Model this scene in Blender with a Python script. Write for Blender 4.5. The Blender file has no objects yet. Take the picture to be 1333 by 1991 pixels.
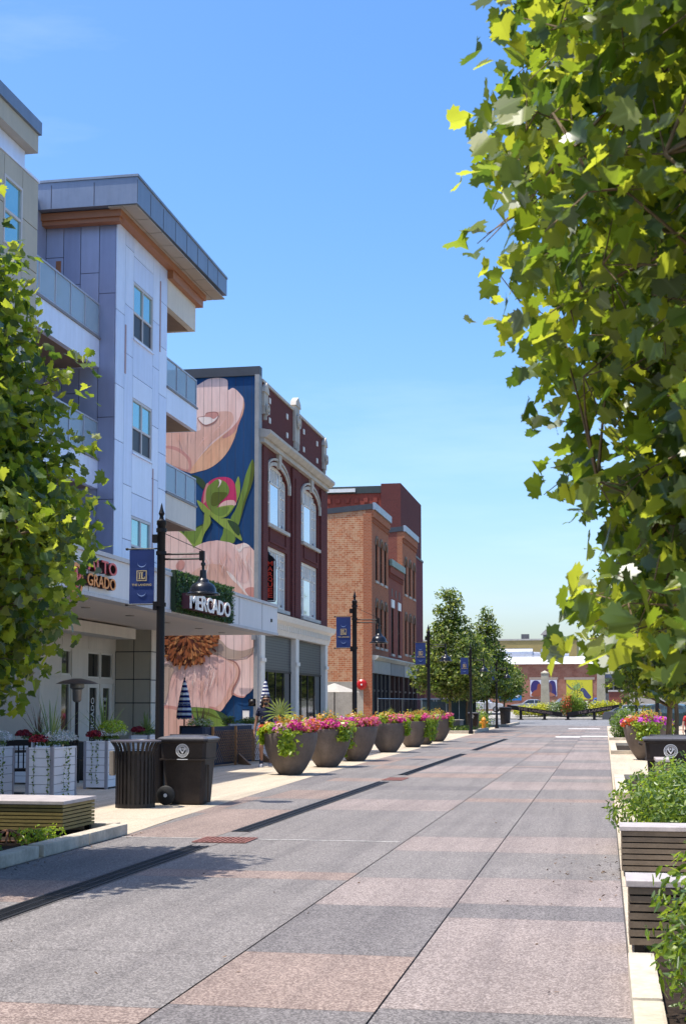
import bpy, bmesh, math, random
import numpy as np
from mathutils import Vector, Matrix
R = math.radians
random.seed(7)
scene = bpy.context.scene
COL = scene.collection
# ------------------------------------------------------------------ camera
F, TILT, CAMH, CX, HOR, VX = 2700., 200., 1.55, 666.5, 1370., 1175.
PITCH = math.atan(TILT / F)
YAW = math.atan((VX - CX) / math.hypot(F, TILT))
cd = bpy.data.cameras.new('camera')
cam = bpy.data.objects.new('camera', cd); COL.objects.link(cam)
cam.location = (0, 0, CAMH); cam.rotation_euler = (math.pi / 2 + PITCH, 0, YAW)
cd.sensor_fit = 'VERTICAL'; cd.sensor_height = 36; cd.sensor_width = 24.1
cd.lens = 36 * F / 1991; cd.shift_y = (HOR - TILT - 995.5) / 1991
cd.clip_start = 0.1; cd.clip_end = 3000
cd.dof.use_dof = True; cd.dof.focus_distance = 34; cd.dof.aperture_fstop = 11
scene.camera = cam
# ------------------------------------------------------------------ world, sun, exposure
SUNX, SUNY = -0.330, -0.155          # horizontal offset of the sun per metre of height
elev = math.atan(1 / math.hypot(SUNX, SUNY))
w = bpy.data.worlds.new('World'); scene.world = w; w.use_nodes = True
nt = w.node_tree; nt.nodes.clear()
sky = nt.nodes.new('ShaderNodeTexSky'); sky.sky_type = 'NISHITA'; sky.sun_disc = False
sky.sun_elevation = elev; sky.sun_rotation = math.atan2(SUNX, SUNY)
sky.altitude = 0; sky.air_density = 1.0; sky.dust_density = 2.3; sky.ozone_density = 2.2
bg = nt.nodes.new('ShaderNodeBackground'); bg.inputs[1].default_value = 0.15
wo = nt.nodes.new('ShaderNodeOutputWorld')
hs = nt.nodes.new('ShaderNodeHueSaturation'); hs.inputs['Saturation'].default_value = 1.34
nt.links.new(sky.outputs[0], hs.inputs['Color']); tn = nt.nodes.new('ShaderNodeMix'); tn.data_type = 'RGBA'; tn.blend_type = 'MULTIPLY'; tn.inputs[0].default_value = 1; tn.inputs[7].default_value = (.965, .962, 1, 1)
nt.links.new(hs.outputs[0], tn.inputs[6]); 
_tc = nt.nodes.new('ShaderNodeTexCoord'); _mp = nt.nodes.new('ShaderNodeMapping'); _mp.inputs['Scale'].default_value = (1.2, 2.2, 7.0); _mp.inputs['Rotation'].default_value = (.25, .3, .4)
_ns = nt.nodes.new('ShaderNodeTexNoise'); _ns.inputs['Scale'].default_value = 1.6; _ns.inputs['Detail'].default_value = 9; _ns.inputs['Roughness'].default_value = .62
_cr = nt.nodes.new('ShaderNodeValToRGB'); _cr.color_ramp.elements[0].position = .50; _cr.color_ramp.elements[1].position = .78; _cr.color_ramp.elements[1].color = (.12, .12, .12, 1)
_cm = nt.nodes.new('ShaderNodeMix'); _cm.data_type = 'RGBA'; _cm.inputs[7].default_value = (5.6, 5.9, 6.2, 1)   # thin high cirrus
nt.links.new(_tc.outputs['Generated'], _mp.inputs[0]); nt.links.new(_mp.outputs[0], _ns.inputs['Vector']); nt.links.new(_ns.outputs[0], _cr.inputs[0])
nt.links.new(_cr.outputs[0], _cm.inputs[0]); nt.links.new(tn.outputs[2], _cm.inputs[6]); nt.links.new(_cm.outputs[2], bg.inputs[0])
nt.links.new(bg.outputs[0], wo.inputs[0])
sd = bpy.data.lights.new('sun', 'SUN'); sun = bpy.data.objects.new('sun', sd); COL.objects.link(sun)
sd.energy = 3.5; sd.angle = R(0.5); sd.color = (1.0, .95, .86)
sun.rotation_euler = Vector((-SUNX, -SUNY, -1)).to_track_quat('-Z', 'Y').to_euler()
vs = scene.view_settings; vs.view_transform = 'Standard'; vs.look = 'None'; vs.exposure = 0.90; vs.gamma = 1
scene.cycles.max_bounces = 8; scene.cycles.transparent_max_bounces = 8
scene.cycles.use_denoising = True

# ------------------------------------------------------------------ survey helpers: sight line of a photo point met with a real plane
_fw = Vector((-math.sin(YAW) * math.cos(PITCH), math.cos(YAW) * math.cos(PITCH), math.sin(PITCH)))
_rt = Vector((math.cos(YAW), math.sin(YAW), 0)); _up = _rt.cross(_fw)
_C = Vector((0, 0, CAMH)); _cy = HOR - TILT
def _ray(u, v): return _fw + _rt * ((u - CX) / F) - _up * ((v - _cy) / F)
def GZ(u, v, z=0.): r = _ray(u, v); return _C + r * ((z - CAMH) / r.z)
def AX(u, v, x): r = _ray(u, v); return _C + r * (x / r.x)
def AY(u, v, y): r = _ray(u, v); return _C + r * (y / r.y)

# ------------------------------------------------------------------ materials
def rgb(r, g, b, k=1.0):
    f = lambda c: ((c / 255 + .055) / 1.055) ** 2.4 if c > 10 else c / 255 / 12.92
    return (f(r) * k, f(g) * k, f(b) * k)
_mats = {}
def clampc(c): return tuple(min(1, max(0, x)) for x in c) + (1,)
class NT:
    def __init__(s, name):
        s.m = bpy.data.materials.new(name); s.m.use_nodes = True; s.t = s.m.node_tree
        s.b = s.t.nodes['Principled BSDF']; s.out = s.t.nodes['Material Output']
        s.tc = s.t.nodes.new('ShaderNodeTexCoord')
    def n(s, typ, **k):
        o = s.t.nodes.new(typ)
        for a, b in k.items(): setattr(o, a, b)
        return o
    def l(s, a, b): s.t.links.new(a, b)
    def noise(s, scale, detail=3, vec=None, rough=.55):
        o = s.n('ShaderNodeTexNoise'); o.inputs['Scale'].default_value = scale; o.inputs['Detail'].default_value = detail
        o.inputs['Roughness'].default_value = rough
        s.l(vec if vec is not None else s.tc.outputs['Object'], o.inputs['Vector']); return o.outputs[0]
    def ramp(s, fac, stops):
        o = s.n('ShaderNodeValToRGB'); e = o.color_ramp.elements
        while len(e) < len(stops): e.new(.5)
        for i, (p, c) in enumerate(stops): e[i].position = p; e[i].color = clampc(c) if len(c) == 3 else c
        s.l(fac, o.inputs[0]); return o.outputs[0]
    def mix(s, fac, a, b, blend='MIX'):
        o = s.n('ShaderNodeMix', data_type='RGBA', blend_type=blend)
        for inp, v in ((o.inputs[0], fac), (o.inputs[6], a), (o.inputs[7], b)):
            if isinstance(v, (int, float)): inp.default_value = v
            elif isinstance(v, tuple): inp.default_value = clampc(v)
            else: s.l(v, inp)
        return o.outputs[2]
    def math(s, op, a, b=0.):
        o = s.n('ShaderNodeMath', operation=op)
        for inp, v in ((o.inputs[0], a), (o.inputs[1], b)):
            if isinstance(v, (int, float)): inp.default_value = v
            else: s.l(v, inp)
        return o.outputs[0]
    def sep(s, v):
        o = s.n('ShaderNodeSeparateXYZ'); s.l(v, o.inputs[0]); return o.outputs
    def comb(s, x, y, z):
        o = s.n('ShaderNodeCombineXYZ')
        for i, v in enumerate((x, y, z)):
            if isinstance(v, (int, float)): o.inputs[i].default_value = v
            else: s.l(v, o.inputs[i])
        return o.outputs[0]
    def wall(s):   # (run along the wall, height) whichever way the wall faces
        g = s.n('ShaderNodeNewGeometry'); N = s.sep(g.outputs['Normal']); P = s.sep(s.tc.outputs['Object'])
        f = s.math('GREATER_THAN', s.math('ABSOLUTE', N[1]), .6)
        u = s.math('ADD', s.math('MULTIPLY', P[0], f), s.math('MULTIPLY', P[1], s.math('SUBTRACT', 1., f)))
        return s.comb(u, P[2], 0.)
    def bump(s, h, strength=.3, dist=.01):
        o = s.n('ShaderNodeBump'); o.inputs['Strength'].default_value = strength; o.inputs['Distance'].default_value = dist
        s.l(h, o.inputs['Height']); s.l(o.outputs[0], s.b.inputs['Normal'])
    def fin(s, col, rough=.6, metal=0., spec=.5):
        if isinstance(col, tuple): s.b.inputs['Base Color'].default_value = clampc(col)
        else: s.l(col, s.b.inputs['Base Color'])
        s.b.inputs['Roughness'].default_value = rough; s.b.inputs['Metallic'].default_value = metal
        s.b.inputs['Specular IOR Level'].default_value = spec
        return s.m
def M(name, col, rough=.6, metal=0., var=.12, vs=2.5, bump=0., bs=60, spec=.5, st=0.):
    if name in _mats: return _mats[name]
    s = NT(name)
    n1 = s.noise(vs, 5); n2 = s.noise(vs * 9, 3)
    f = s.math('ADD', s.math('MULTIPLY', n1, .65), s.math('MULTIPLY', n2, .35))
    lo = tuple(c * (1 - var * 1.6) for c in col); hi = tuple(c * (1 + var * 1.3) for c in col)
    c = s.ramp(f, [(.3, lo), (.7, hi)])
    if st:
        P = s.sep(s.tc.outputs['Object']); v = s.comb(s.math('MULTIPLY', P[0], 4.), s.math('MULTIPLY', P[1], 4.), s.math('MULTIPLY', P[2], .35))
        c = s.mix(1., c, s.ramp(s.noise(1., 6, v, .7), [(.32, (1 - st,) * 3), (.6, (1., 1., 1.))]), 'MULTIPLY')
    if bump: s.bump(s.noise(bs, 4), bump, .01)
    m = s.fin(c, rough, metal, spec)
    s.l(s.math('ADD', s.math('MULTIPLY', n2, .16), rough - .08), s.b.inputs['Roughness'])
    _mats[name] = m; return m
def brick(name, c1, c2, mortar, bw=.24, rh=.085, patches=None, blotch=.35, dirt=.3):
    s = NT(name); v = s.wall()
    b = s.n('ShaderNodeTexBrick'); s.l(v, b.inputs['Vector'])
    b.inputs['Scale'].default_value = 1; b.inputs['Brick Width'].default_value = bw; b.inputs['Row Height'].default_value = rh
    b.inputs['Mortar Size'].default_value = .009; b.inputs['Bias'].default_value = 0
    b.inputs['Color1'].default_value = clampc(c1); b.inputs['Color2'].default_value = clampc(c2); b.inputs['Mortar'].default_value = clampc(mortar)
    n = s.noise(1.3, 6, v, .65); c = s.mix(s.math('MULTIPLY', n, blotch * 2), b.outputs[0], tuple(x * .55 for x in c1), 'MIX')
    fine = s.noise(9, 3, v, .7)
    c = s.mix(s.ramp(fine, [(.42, (0, 0, 0)), (.62, (1, 1, 1))]), c, tuple((p + q) / 2 * 1.15 for p, q in zip(c1, c2)))
    c = s.mix(dirt, c, s.mix(1.0, c, s.ramp(s.noise(.35, 5, v, .7), [(.3, (.45, .42, .4)), (.7, (1.2, 1.15, 1.1))]), 'MULTIPLY'))
    if patches:
        pn = s.ramp(s.noise(patches[1], 8, v, .72), [(.46, (0, 0, 0)), (.56, (1, 1, 1))])
        c = s.mix(s.math('MULTIPLY', pn, .55), c, patches[0])
    c2n = s.mix(s.ramp(b.outputs['Fac'], [(.4, (0, 0, 0)), (.6, (1, 1, 1))]), c, mortar)
    s.bump(s.math('SUBTRACT', 1., b.outputs['Fac']), .5, .012)
    m = s.fin(c2n, .9, 0, .2); _mats[name] = m; return m
def glass(name, col=(.02, .025, .03), rough=.03, metal=0., spec=1.2, wav=.015):
    s = NT(name); s.bump(s.noise(1.4, 1), wav * 6, .02)
    m = s.fin(col, rough, metal, min(1, spec)); s.b.inputs['IOR'].default_value = 1.6
    _mats[name] = m; return m
def leafm(name, col, trans, tr=.45, gloss=.35):
    s = NT(name)
    c = s.mix(s.noise(7, 3), tuple(x * .6 for x in col), tuple(x * 1.4 for x in col))
    at = s.n('ShaderNodeAttribute'); at.attribute_name = 'rib'
    rb = s.ramp(at.outputs['Fac'], [(.0, (1, 1, 1)), (.07, (0, 0, 0))]); c = s.mix(s.math('MULTIPLY', rb, .55), c, tuple(min(1, x * 2.2 + .05) for x in col))
    m = s.fin(c, gloss, 0, .45)
    t = s.n('ShaderNodeBsdfTranslucent'); s.l(s.mix(s.math('MULTIPLY', rb, .4), s.mix(s.noise(11, 2), tuple(x * .75 for x in trans), tuple(min(1, x * 1.2) for x in trans)), tuple(x * .6 for x in trans)), t.inputs[0])
    mx = s.n('ShaderNodeMixShader'); mx.inputs[0].default_value = tr
    s.l(s.b.outputs[0], mx.inputs[1]); s.l(t.outputs[0], mx.inputs[2]); s.l(mx.outputs[0], s.out.inputs[0])
    _mats[name] = m; return m

# ------------------------------------------------------------------ objects
ORG = {}
def tag(o, label=None, cat=None, group=None, kind=None):
    if label: o['label'] = label
    if cat: o['category'] = cat
    if group: o['group'] = group
    if kind: o['kind'] = kind
    return o
def thing(name, label, cat, loc=(0, 0, 0), group=None, world=True, rz=0):
    o = bpy.data.objects.new(name, None); COL.objects.link(o); o.empty_display_size = .2
    o.location = loc; o.rotation_euler = (0, 0, rz)
    ORG[o.name] = Vector(loc) if world else Vector((0, 0, 0))
    return tag(o, label, cat, group)
def put(o, loc, rz=0, label=None):
    o.location = loc; o.rotation_euler = (0, 0, rz)
    if label: o['label'] = label
    return o
def dup(o, loc=None, rz=None, label=None, parent=None):
    c = o.copy(); COL.objects.link(c)
    if parent is not None: c.parent = parent
    for ch in list(o.children): dup(ch, parent=c)
    if loc is not None: c.location = loc
    if rz is not None: c.rotation_euler = (0, 0, rz)
    if label: c['label'] = label
    return c
def link(name, me, mats, parent=None, label=None):
    for m in (mats if isinstance(mats, (list, tuple)) else [mats]): me.materials.append(m)
    o = bpy.data.objects.new(name, me); COL.objects.link(o)
    if parent is not None: o.parent = parent; ORG[o.name] = ORG.get(parent.name, Vector((0, 0, 0)))
    if label: o['label'] = label
    return o
class MB:
    def __init__(s): s.v = []; s.f = []; s.mi = []; s.c = 0
    def mat(s, i): s.c = i; return s
    def add(s, vs_, fs_):
        b = len(s.v); s.v += [tuple(p) for p in vs_]
        for f in fs_: s.f.append([i + b for i in f]); s.mi.append(s.c)
        return s
    def box(s, x0, y0, z0, x1, y1, z1):
        if x0 > x1: x0, x1 = x1, x0
        if y0 > y1: y0, y1 = y1, y0
        if z0 > z1: z0, z1 = z1, z0
        return s.add([(x0,y0,z0),(x1,y0,z0),(x1,y1,z0),(x0,y1,z0),(x0,y0,z1),(x1,y0,z1),(x1,y1,z1),(x0,y1,z1)],
                     [(0,3,2,1),(4,5,6,7),(0,1,5,4),(1,2,6,5),(2,3,7,6),(3,0,4,7)])
    def hexa(s, lo, hi):   # two quads (4 pts each), bottom and top
        return s.add(list(lo) + list(hi), [(0,3,2,1),(4,5,6,7),(0,1,5,4),(1,2,6,5),(2,3,7,6),(3,0,4,7)])
    def quad(s, *p): return s.add(p, [tuple(range(len(p)))])
    def prism(s, pts, axis, a, b):   # outline in the two other axes, from a to b along axis
        def P(p, t): return {'x': (t, p[0], p[1]), 'y': (p[0], t, p[1]), 'z': (p[0], p[1], t)}[axis]
        n = len(pts)
        return s.add([P(p, a) for p in pts] + [P(p, b) for p in pts],
                     [tuple(range(n))[::-1], tuple(range(n, 2 * n))] + [(i, (i + 1) % n, n + (i + 1) % n, n + i) for i in range(n)])
    def tube(s, pts, rad, n=8, cap=True):
        pts = [Vector(p) for p in pts]
        if not isinstance(rad, (list, tuple)): rad = [rad] * len(pts)
        b = len(s.v); up = Vector((0, 0, 1))
        for i, p in enumerate(pts):
            d = (pts[min(i + 1, len(pts) - 1)] - pts[max(i - 1, 0)]); d = d.normalized() if d.length > 1e-9 else up
            a = d.cross(up if abs(d.z) < .95 else Vector((1, 0, 0))).normalized(); c = d.cross(a)
            for k in range(n):
                t = 2 * math.pi * k / n; s.v.append(tuple(p + (a * math.cos(t) + c * math.sin(t)) * rad[i]))
        for i in range(len(pts) - 1):
            for k in range(n):
                s.f.append([b + i * n + k, b + i * n + (k + 1) % n, b + (i + 1) * n + (k + 1) % n, b + (i + 1) * n + k]); s.mi.append(s.c)
        if cap:
            s.f.append([b + k for k in range(n)]); s.mi.append(s.c)
            s.f.append([b + (len(pts) - 1) * n + k for k in range(n)][::-1]); s.mi.append(s.c)
        return s
    def lathe(s, prof, c=(0, 0, 0), n=24, axis='z', cap=True):
        b = len(s.v)
        for r, h in prof:
            for k in range(n):
                t = 2 * math.pi * k / n; x, y = r * math.cos(t), r * math.sin(t)
                q = (x, y, h) if axis == 'z' else ((x, h, y) if axis == 'y' else (h, x, y))
                s.v.append((c[0] + q[0], c[1] + q[1], c[2] + q[2]))
        for i in range(len(prof) - 1):
            for k in range(n):
                s.f.append([b + i * n + k, b + i * n + (k + 1) % n, b + (i + 1) * n + (k + 1) % n, b + (i + 1) * n + k]); s.mi.append(s.c)
        if cap:
            if prof[0][0] > 1e-4: s.f.append([b + k for k in range(n)][::-1]); s.mi.append(s.c)
            if prof[-1][0] > 1e-4: s.f.append([b + (len(prof) - 1) * n + k for k in range(n)]); s.mi.append(s.c)
        return s
    def build(s, name, mats, parent=None, smooth=False, label=None, bevel=0):
        off = ORG.get(parent.name, Vector((0, 0, 0))) if parent is not None else Vector((0, 0, 0))
        me = bpy.data.meshes.new(name)
        me.from_pydata([(x - off.x, y - off.y, z - off.z) for x, y, z in s.v], [], s.f)
        me.polygons.foreach_set('material_index', s.mi)
        if smooth: me.polygons.foreach_set('use_smooth', [True] * len(me.polygons))
        bm = bmesh.new(); bm.from_mesh(me); bmesh.ops.recalc_face_normals(bm, faces=bm.faces)
        if bevel: bmesh.ops.bevel(bm, geom=bm.edges[:], offset=bevel, segments=2, profile=.7, affect='EDGES', clamp_overlap=True)
        bm.to_mesh(me); bm.free(); me.update()
        if smooth and smooth != 2:
            try: me.set_sharp_from_angle(angle=R(38))
            except Exception: pass
        return link(name, me, mats, parent, label)
def _each(s, name, mats, parent=None, **k):
    par = list(range(len(s.v)))
    def find(i):
        while par[i] != i: par[i] = par[par[i]]; i = par[i]
        return i
    for f in s.f:
        r = find(f[0])
        for i in f[1:]: par[find(i)] = r
    groups = {}
    for f, mi in zip(s.f, s.mi): groups.setdefault(find(f[0]), []).append((f, mi))
    out = []
    for fs_ in groups.values():
        m = MB(); ids = sorted({i for f, _ in fs_ for i in f}); mp = {i: j for j, i in enumerate(ids)}
        m.v = [s.v[i] for i in ids]; m.f = [[mp[i] for i in f] for f, _ in fs_]; m.mi = [mi for _, mi in fs_]
        out.append(m.build(name, mats, parent, **k))
    return out
MB.each = _each
def text_mesh(body, w=None, h=None, depth=.03, bold=.0, align='LEFT', spacing=1.0):
    c = bpy.data.curves.new('t', 'FONT'); c.body = body; c.size = 1; c.extrude = .5; c.offset = bold; c.space_character = spacing; c.resolution_u = 3
    o = bpy.data.objects.new('t', c); COL.objects.link(o)
    dg = bpy.context.evaluated_depsgraph_get(); me = bpy.data.meshes.new_from_object(o.evaluated_get(dg))
    bpy.data.objects.remove(o); bpy.data.curves.remove(c)
    n = len(me.vertices); a = np.zeros(n * 3); me.vertices.foreach_get('co', a); a = a.reshape(-1, 3)
    mn, mx = a.min(0), a.max(0); a -= mn; sz = mx - mn
    sx = (w / sz[0]) if w else None; sy = (h / sz[1]) if h else None
    sx = sx or sy; sy = sy or sx
    a[:, 0] *= sx; a[:, 1] *= sy; a[:, 2] *= depth / sz[2]
    return me, a
def add_text(mb, body, origin, facing, w=None, h=None, depth=.03, bold=0., spacing=1.0):
    me, a = text_mesh(body, w, h, depth, bold, spacing=spacing); o = Vector(origin)
    vs_ = []
    for x, y, z in a:
        if facing == '-y': vs_.append((o.x + x, o.y - z, o.z + y))
        elif facing == '+x': vs_.append((o.x + z, o.y + x, o.z + y))
        elif facing == '+xup': vs_.append((o.x + z, o.y - y, o.z + x))
    mb.add(vs_, [tuple(p.vertices) for p in me.polygons]); bpy.data.meshes.remove(me)
def struct(name, mb, mats, smooth=False):
    o = mb.build(name, mats, None, smooth); o['kind'] = 'structure'; return o
# ================================================================== palette
white_paint = M('white paint', (.78, .77, .74), .5, var=.05)
black_metal = M('black metal', (.010, .008, .009), .45, var=.2, spec=.25)
lamp_black = M('lamp black', (.008, .009, .014), .28, var=.1, spec=.45)
steel = M('steel', (.45, .46, .48), .35, .9, var=.08)
concrete = M('kerb concrete', (.54, .47, .37), .85, var=.22, vs=3, bump=.35, bs=90, spec=.2, st=.2)
panel_a = M('lavender panel', (.68, .73, .90), .42, .2, var=.05, vs=.4, st=.10)
panel_b = M('lavender panel shaded', (.33, .355, .50), .42, .2, var=.05, vs=.4, st=.10)  # lavender panel with the shade of the camera-facing side put into its colour
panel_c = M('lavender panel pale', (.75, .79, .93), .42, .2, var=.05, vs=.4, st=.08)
panel_d = M('lavender panel half shaded', (.40, .43, .58), .42, .2, var=.05, vs=.4, st=.10)  # lighter step of that shade, also put into the colour
panel_gap = M('panel joint', (.05, .05, .06), .8)
taupe = M('taupe panel', (.46, .42, .34), .6, var=.06, vs=.5, st=.1)
taupe_light = M('pale taupe panel', (.70, .64, .56), .6, var=.06, vs=.5, st=.1)
copper = M('copper brown panel', (.36, .14, .06), .5, .1, var=.06)
soffit_m = M('soffit panel', (.42, .36, .30), .6, var=.04)
roof_metal = M('roof fascia metal', (.20, .24, .32), .42, .35, var=.08, vs=.6, st=.15)
coping_m = M('dark coping', (.06, .065, .075), .5, .3, var=.1)
canopy_m = M('canopy metal', (.68, .66, .67), .5, .1, var=.04, vs=.5, st=.08)
frame_m = M('window frame', (.55, .52, .52), .45, var=.04)
cream = M('cream painted wood', (.74, .70, .63), .5, var=.06, vs=4)
stone = M('pale stone', (.50, .46, .40), .8, var=.13, vs=2, bump=.2, bs=30)
pane_sky = glass('window pane', (.04, .07, .09), .03)
pane_screen = M('insect screen', (.02, .022, .035), .45, var=.1)
pane_dark = glass('dark pane', (.008, .010, .012), .04)
rail_glass = None
def _rg():
    s = NT('railing glass'); s.b.inputs['Base Color'].default_value = (.50, .62, .72, 1); s.b.inputs['Roughness'].default_value = .04
    t = s.n('ShaderNodeBsdfTransparent'); t.inputs[0].default_value = (.72, .8, .84, 1)
    mx = s.n('ShaderNodeMixShader'); mx.inputs[0].default_value = .5
    s.l(s.b.outputs[0], mx.inputs[1]); s.l(t.outputs[0], mx.inputs[2]); s.l(mx.outputs[0], s.out.inputs[0]); return s.m
rail_glass = _rg()
brick_dark = brick('plum brick', (.185, .050, .045), (.125, .036, .038), (.075, .045, .04), dirt=.2)
brick_red = brick('orange brick', (.46, .15, .07), (.33, .09, .045), (.38, .25, .16), blotch=.25)
brick_side = brick('worn tan brick', (.58, .22, .10), (.34, .10, .045), (.60, .44, .28), bw=.3, rh=.12, patches=((.60, .38, .22), 2.6), blotch=.2, dirt=.3)
brick_mid = brick('brown red brick', (.33, .09, .06), (.22, .06, .045), (.22, .12, .09))
brick_mill = brick('mill brick', (.40, .08, .05), (.28, .06, .045), (.14, .06, .05))
brick_far = brick('warehouse brick', (.40, .17, .11), (.26, .10, .07), (.30, .19, .14), bw=.5, rh=.16, patches=((.42, .22, .15), .6))
slat_wood = M('grey brown slat', (.16, .12, .08), .6, var=.2, vs=6, bump=.2, bs=40)
slat_olive = M('olive brown slat', (.23, .17, .05), .6, var=.2, vs=6, bump=.2, bs=40)
bench_top = M('pale bench top', (.44, .39, .37), .5, var=.16, vs=7, bump=.1)
bark = M('bark', (.16, .115, .07), .9, var=.3, vs=8, bump=.6, bs=30, spec=.2)
soil = M('dark soil', (.035, .025, .018), .95, var=.4, vs=20, bump=.5, bs=60, spec=.1)

# ================================================================== ground
def aggregate(name, col, speck, amt=.5, stain=.18):
    s = NT(name)
    v = s.n('ShaderNodeTexVoronoi'); v.inputs['Scale'].default_value = 95; s.l(s.tc.outputs['Object'], v.inputs['Vector'])
    g = s.n('ShaderNodeRGBToBW'); s.l(v.outputs['Color'], g.inputs[0])
    c = s.mix(s.ramp(g.outputs[0], [(.35, (0, 0, 0)), (.75, (1, 1, 1))]), tuple(x * (1 - amt * .6) for x in col), speck)
    n = s.ramp(s.noise(.7, 6, rough=.65), [(.3, (1 - stain,) * 3), (.7, (1 + stain * .6,) * 3)])
    c = s.mix(1.0, c, n, 'MULTIPLY')
    n2 = s.ramp(s.noise(14, 4, rough=.7), [(.3, (1 - stain * .8,) * 3), (.7, (1 + stain * .5,) * 3)])
    c = s.mix(1.0, c, n2, 'MULTIPLY')
    gum = s.n('ShaderNodeTexVoronoi'); gum.inputs['Scale'].default_value = .9; s.l(s.tc.outputs['Object'], gum.inputs['Vector'])
    c = s.mix(s.ramp(gum.outputs['Distance'], [(.022, (.5, .5, .5)), (.035, (0, 0, 0))]), c, (.04, .038, .04))
    ty = s.sep(s.tc.outputs['Object']); tv = s.comb(s.math('MULTIPLY', ty[0], 3.5), s.math('MULTIPLY', ty[1], .12), 0.)
    c = s.mix(1.0, c, s.ramp(s.noise(1., 5, tv, .65), [(.34, (.80, .80, .81)), (.56, (1.03, 1.03, 1.02))]), 'MULTIPLY')
    s.bump(g.outputs[0], .25, .003)
    return s.fin(c, .8, 0, .3)
P_GREY = aggregate('grey aggregate', (.205, .184, .172), (.32, .29, .27))
P_DARK = aggregate('dark aggregate', (.165, .148, .142), (.275, .25, .24))
P_PINK = aggregate('pink aggregate', (.27, .195, .165), (.40, .31, .26))
P_ROSE = aggregate('pale pink aggregate', (.285, .228, .205), (.41, .345, .315))
P_TAN = aggregate('tan sidewalk', (.52, .43, .31), (.64, .54, .41), .25, .10)
P_ROAD = aggregate('road asphalt', (.20, .20, .205), (.33, .33, .33))
P_JOINT = M('joint dirt', (.11, .10, .092), .9)
P_EARTH = M('outlying ground', (.14, .15, .10), .95, var=.25, vs=.05)

g = MB(); g.quad((-900, -300, -.03), (900, -300, -.03), (900, 1500, -.03), (-900, 1500, -.03)); struct('ground', g, P_EARTH)
def yrow(v, u=900): return GZ(u, v).y
def strip(mb, x0, x1, ys, idx, gap=.006):
    for (a, b), k in zip(zip(ys[:-1], ys[1:]), idx):
        mb.mat(k).quad((x0 + gap, a + gap*.5, 0), (x1 - gap, a + gap*.5, 0), (x1 - gap, b - gap*.5, 0), (x0 + gap, b - gap*.5, 0))
j = MB(); j.quad((-6.9, -8, -.012), (.12, -8, -.012), (.12, 104, -.012), (-6.9, 104, -.012)); struct('joint_bed', j, P_JOINT)
rv = random.Random(3)
def extend(ys, idx, pool):
    k = 0
    while ys[-1] < 104:
        ys.append(min(104, ys[-1] + rv.choice([.6, 1.2, 1.8, 2.4, 3.2]))); idx.append(pool[k % len(pool)] if rv.random() < .8 else rv.choice(pool)); k += 1
pm = MB()
GR, DK, PK, RO = 0, 1, 2, 3
ysR = [-8, 2, 4.2, yrow(1975, 1100), yrow(1790, 1100), yrow(1762, 1100), yrow(1710, 1100), yrow(1660, 1100), yrow(1628, 1100), yrow(1560, 1100), yrow(1554, 1100), yrow(1536, 1100), yrow(1521, 1100)]
ixR = [GR, RO, DK, RO, DK, RO, GR, RO, GR, PK, GR, RO]
extend(ysR, ixR, [GR, RO, DK, RO, GR])
strip(pm, -1.16, .12, ysR, ixR)
ysM = [-8, 3, 5, yrow(1967, 700), yrow(1857, 700), yrow(1763, 800), yrow(1710, 900), yrow(1656, 900), yrow(1628, 900), yrow(1560, 1000), yrow(1553, 1000), yrow(1536, 1000), yrow(1520, 1000)]
ixM = [GR, PK, DK, PK, DK, RO, GR, RO, GR, PK, GR, RO]
extend(ysM, ixM, [GR, GR, RO, DK, PK])
strip(pm, -2.25, -1.16, ysM, ixM)
ysL = [-8, 2, 5, yrow(1991, 300), yrow(1960, 300), yrow(1856, 400), yrow(1760, 400), yrow(1709, 550), yrow(1694, 550), yrow(1575, 700), yrow(1554, 750), yrow(1540, 800)]
ixL = [GR, DK, PK, PK, GR, GR, GR, PK, GR, RO, GR]
extend(ysL, ixL, [GR, DK, GR, PK, GR, RO])
strip(pm, -4.26, -2.25, ysL, ixL)
ysD = [-8, 5, 9, yrow(1757, 150), yrow(1713, 150), 14.3, 15.75, 20.2, 22.6, 24.9, 27.9]
ixD = [GR, PK, GR, PK, DK, GR, PK, GR, PK, GR]
extend(ysD, ixD, [GR, PK, GR, GR])
strip(pm, -5.62, -4.52, ysD, ixD)
strip(pm, -4.52, -4.26, [-8, 104], [GR])
struct('street_paving', pm, [P_GREY, P_DARK, P_PINK, P_ROSE])
# edge band and tan sidewalk: the border slants slightly away from the street
eb = MB(); sw = MB()
for a, b in ((-8, 15.86), (15.86, 30), (30, 52), (52, 104)):
    bx = lambda y: -5.62 if y < 15.9 else (-5.68 - (y - 15.86) * .04 if y < 30 else (-6.25 - (y - 30) * .013))
    if a >= 15.86:
        ys = [a + (b - a) * k / 4 for k in range(5)]
        for k, (p, q) in enumerate(zip(ys[:-1], ys[1:])): eb.mat((0, 1, 0, 2)[k % 4]).quad((bx(p), p, 0), (-5.62, p, 0), (-5.62, q, 0), (bx(q), q, 0))
    n = 6
    for k in range(n):
        p, q = a + (b - a) * k / n, a + (b - a) * (k + 1) / n
        for xx in range(4):
            f = lambda y, t: bx(y) + (-14.4 - bx(y)) * t / 4
            sw.quad((f(p, xx) - .006, p + .006, 0), (f(p, xx + 1) + .006, p + .006, 0), (f(q, xx + 1) + .006, q - .006, 0), (f(q, xx) - .006, q - .006, 0))
struct('street_edge', eb, [P_GREY, P_PINK, P_DARK])
struct('sidewalk', sw, P_TAN)
jb = MB(); jb.quad((-18, -8, -.008), (-6.9, -8, -.008), (-6.9, 104, -.008), (-18, 104, -.008)); struct('sidewalk_bed', jb, P_JOINT)
rs = MB()
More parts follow.
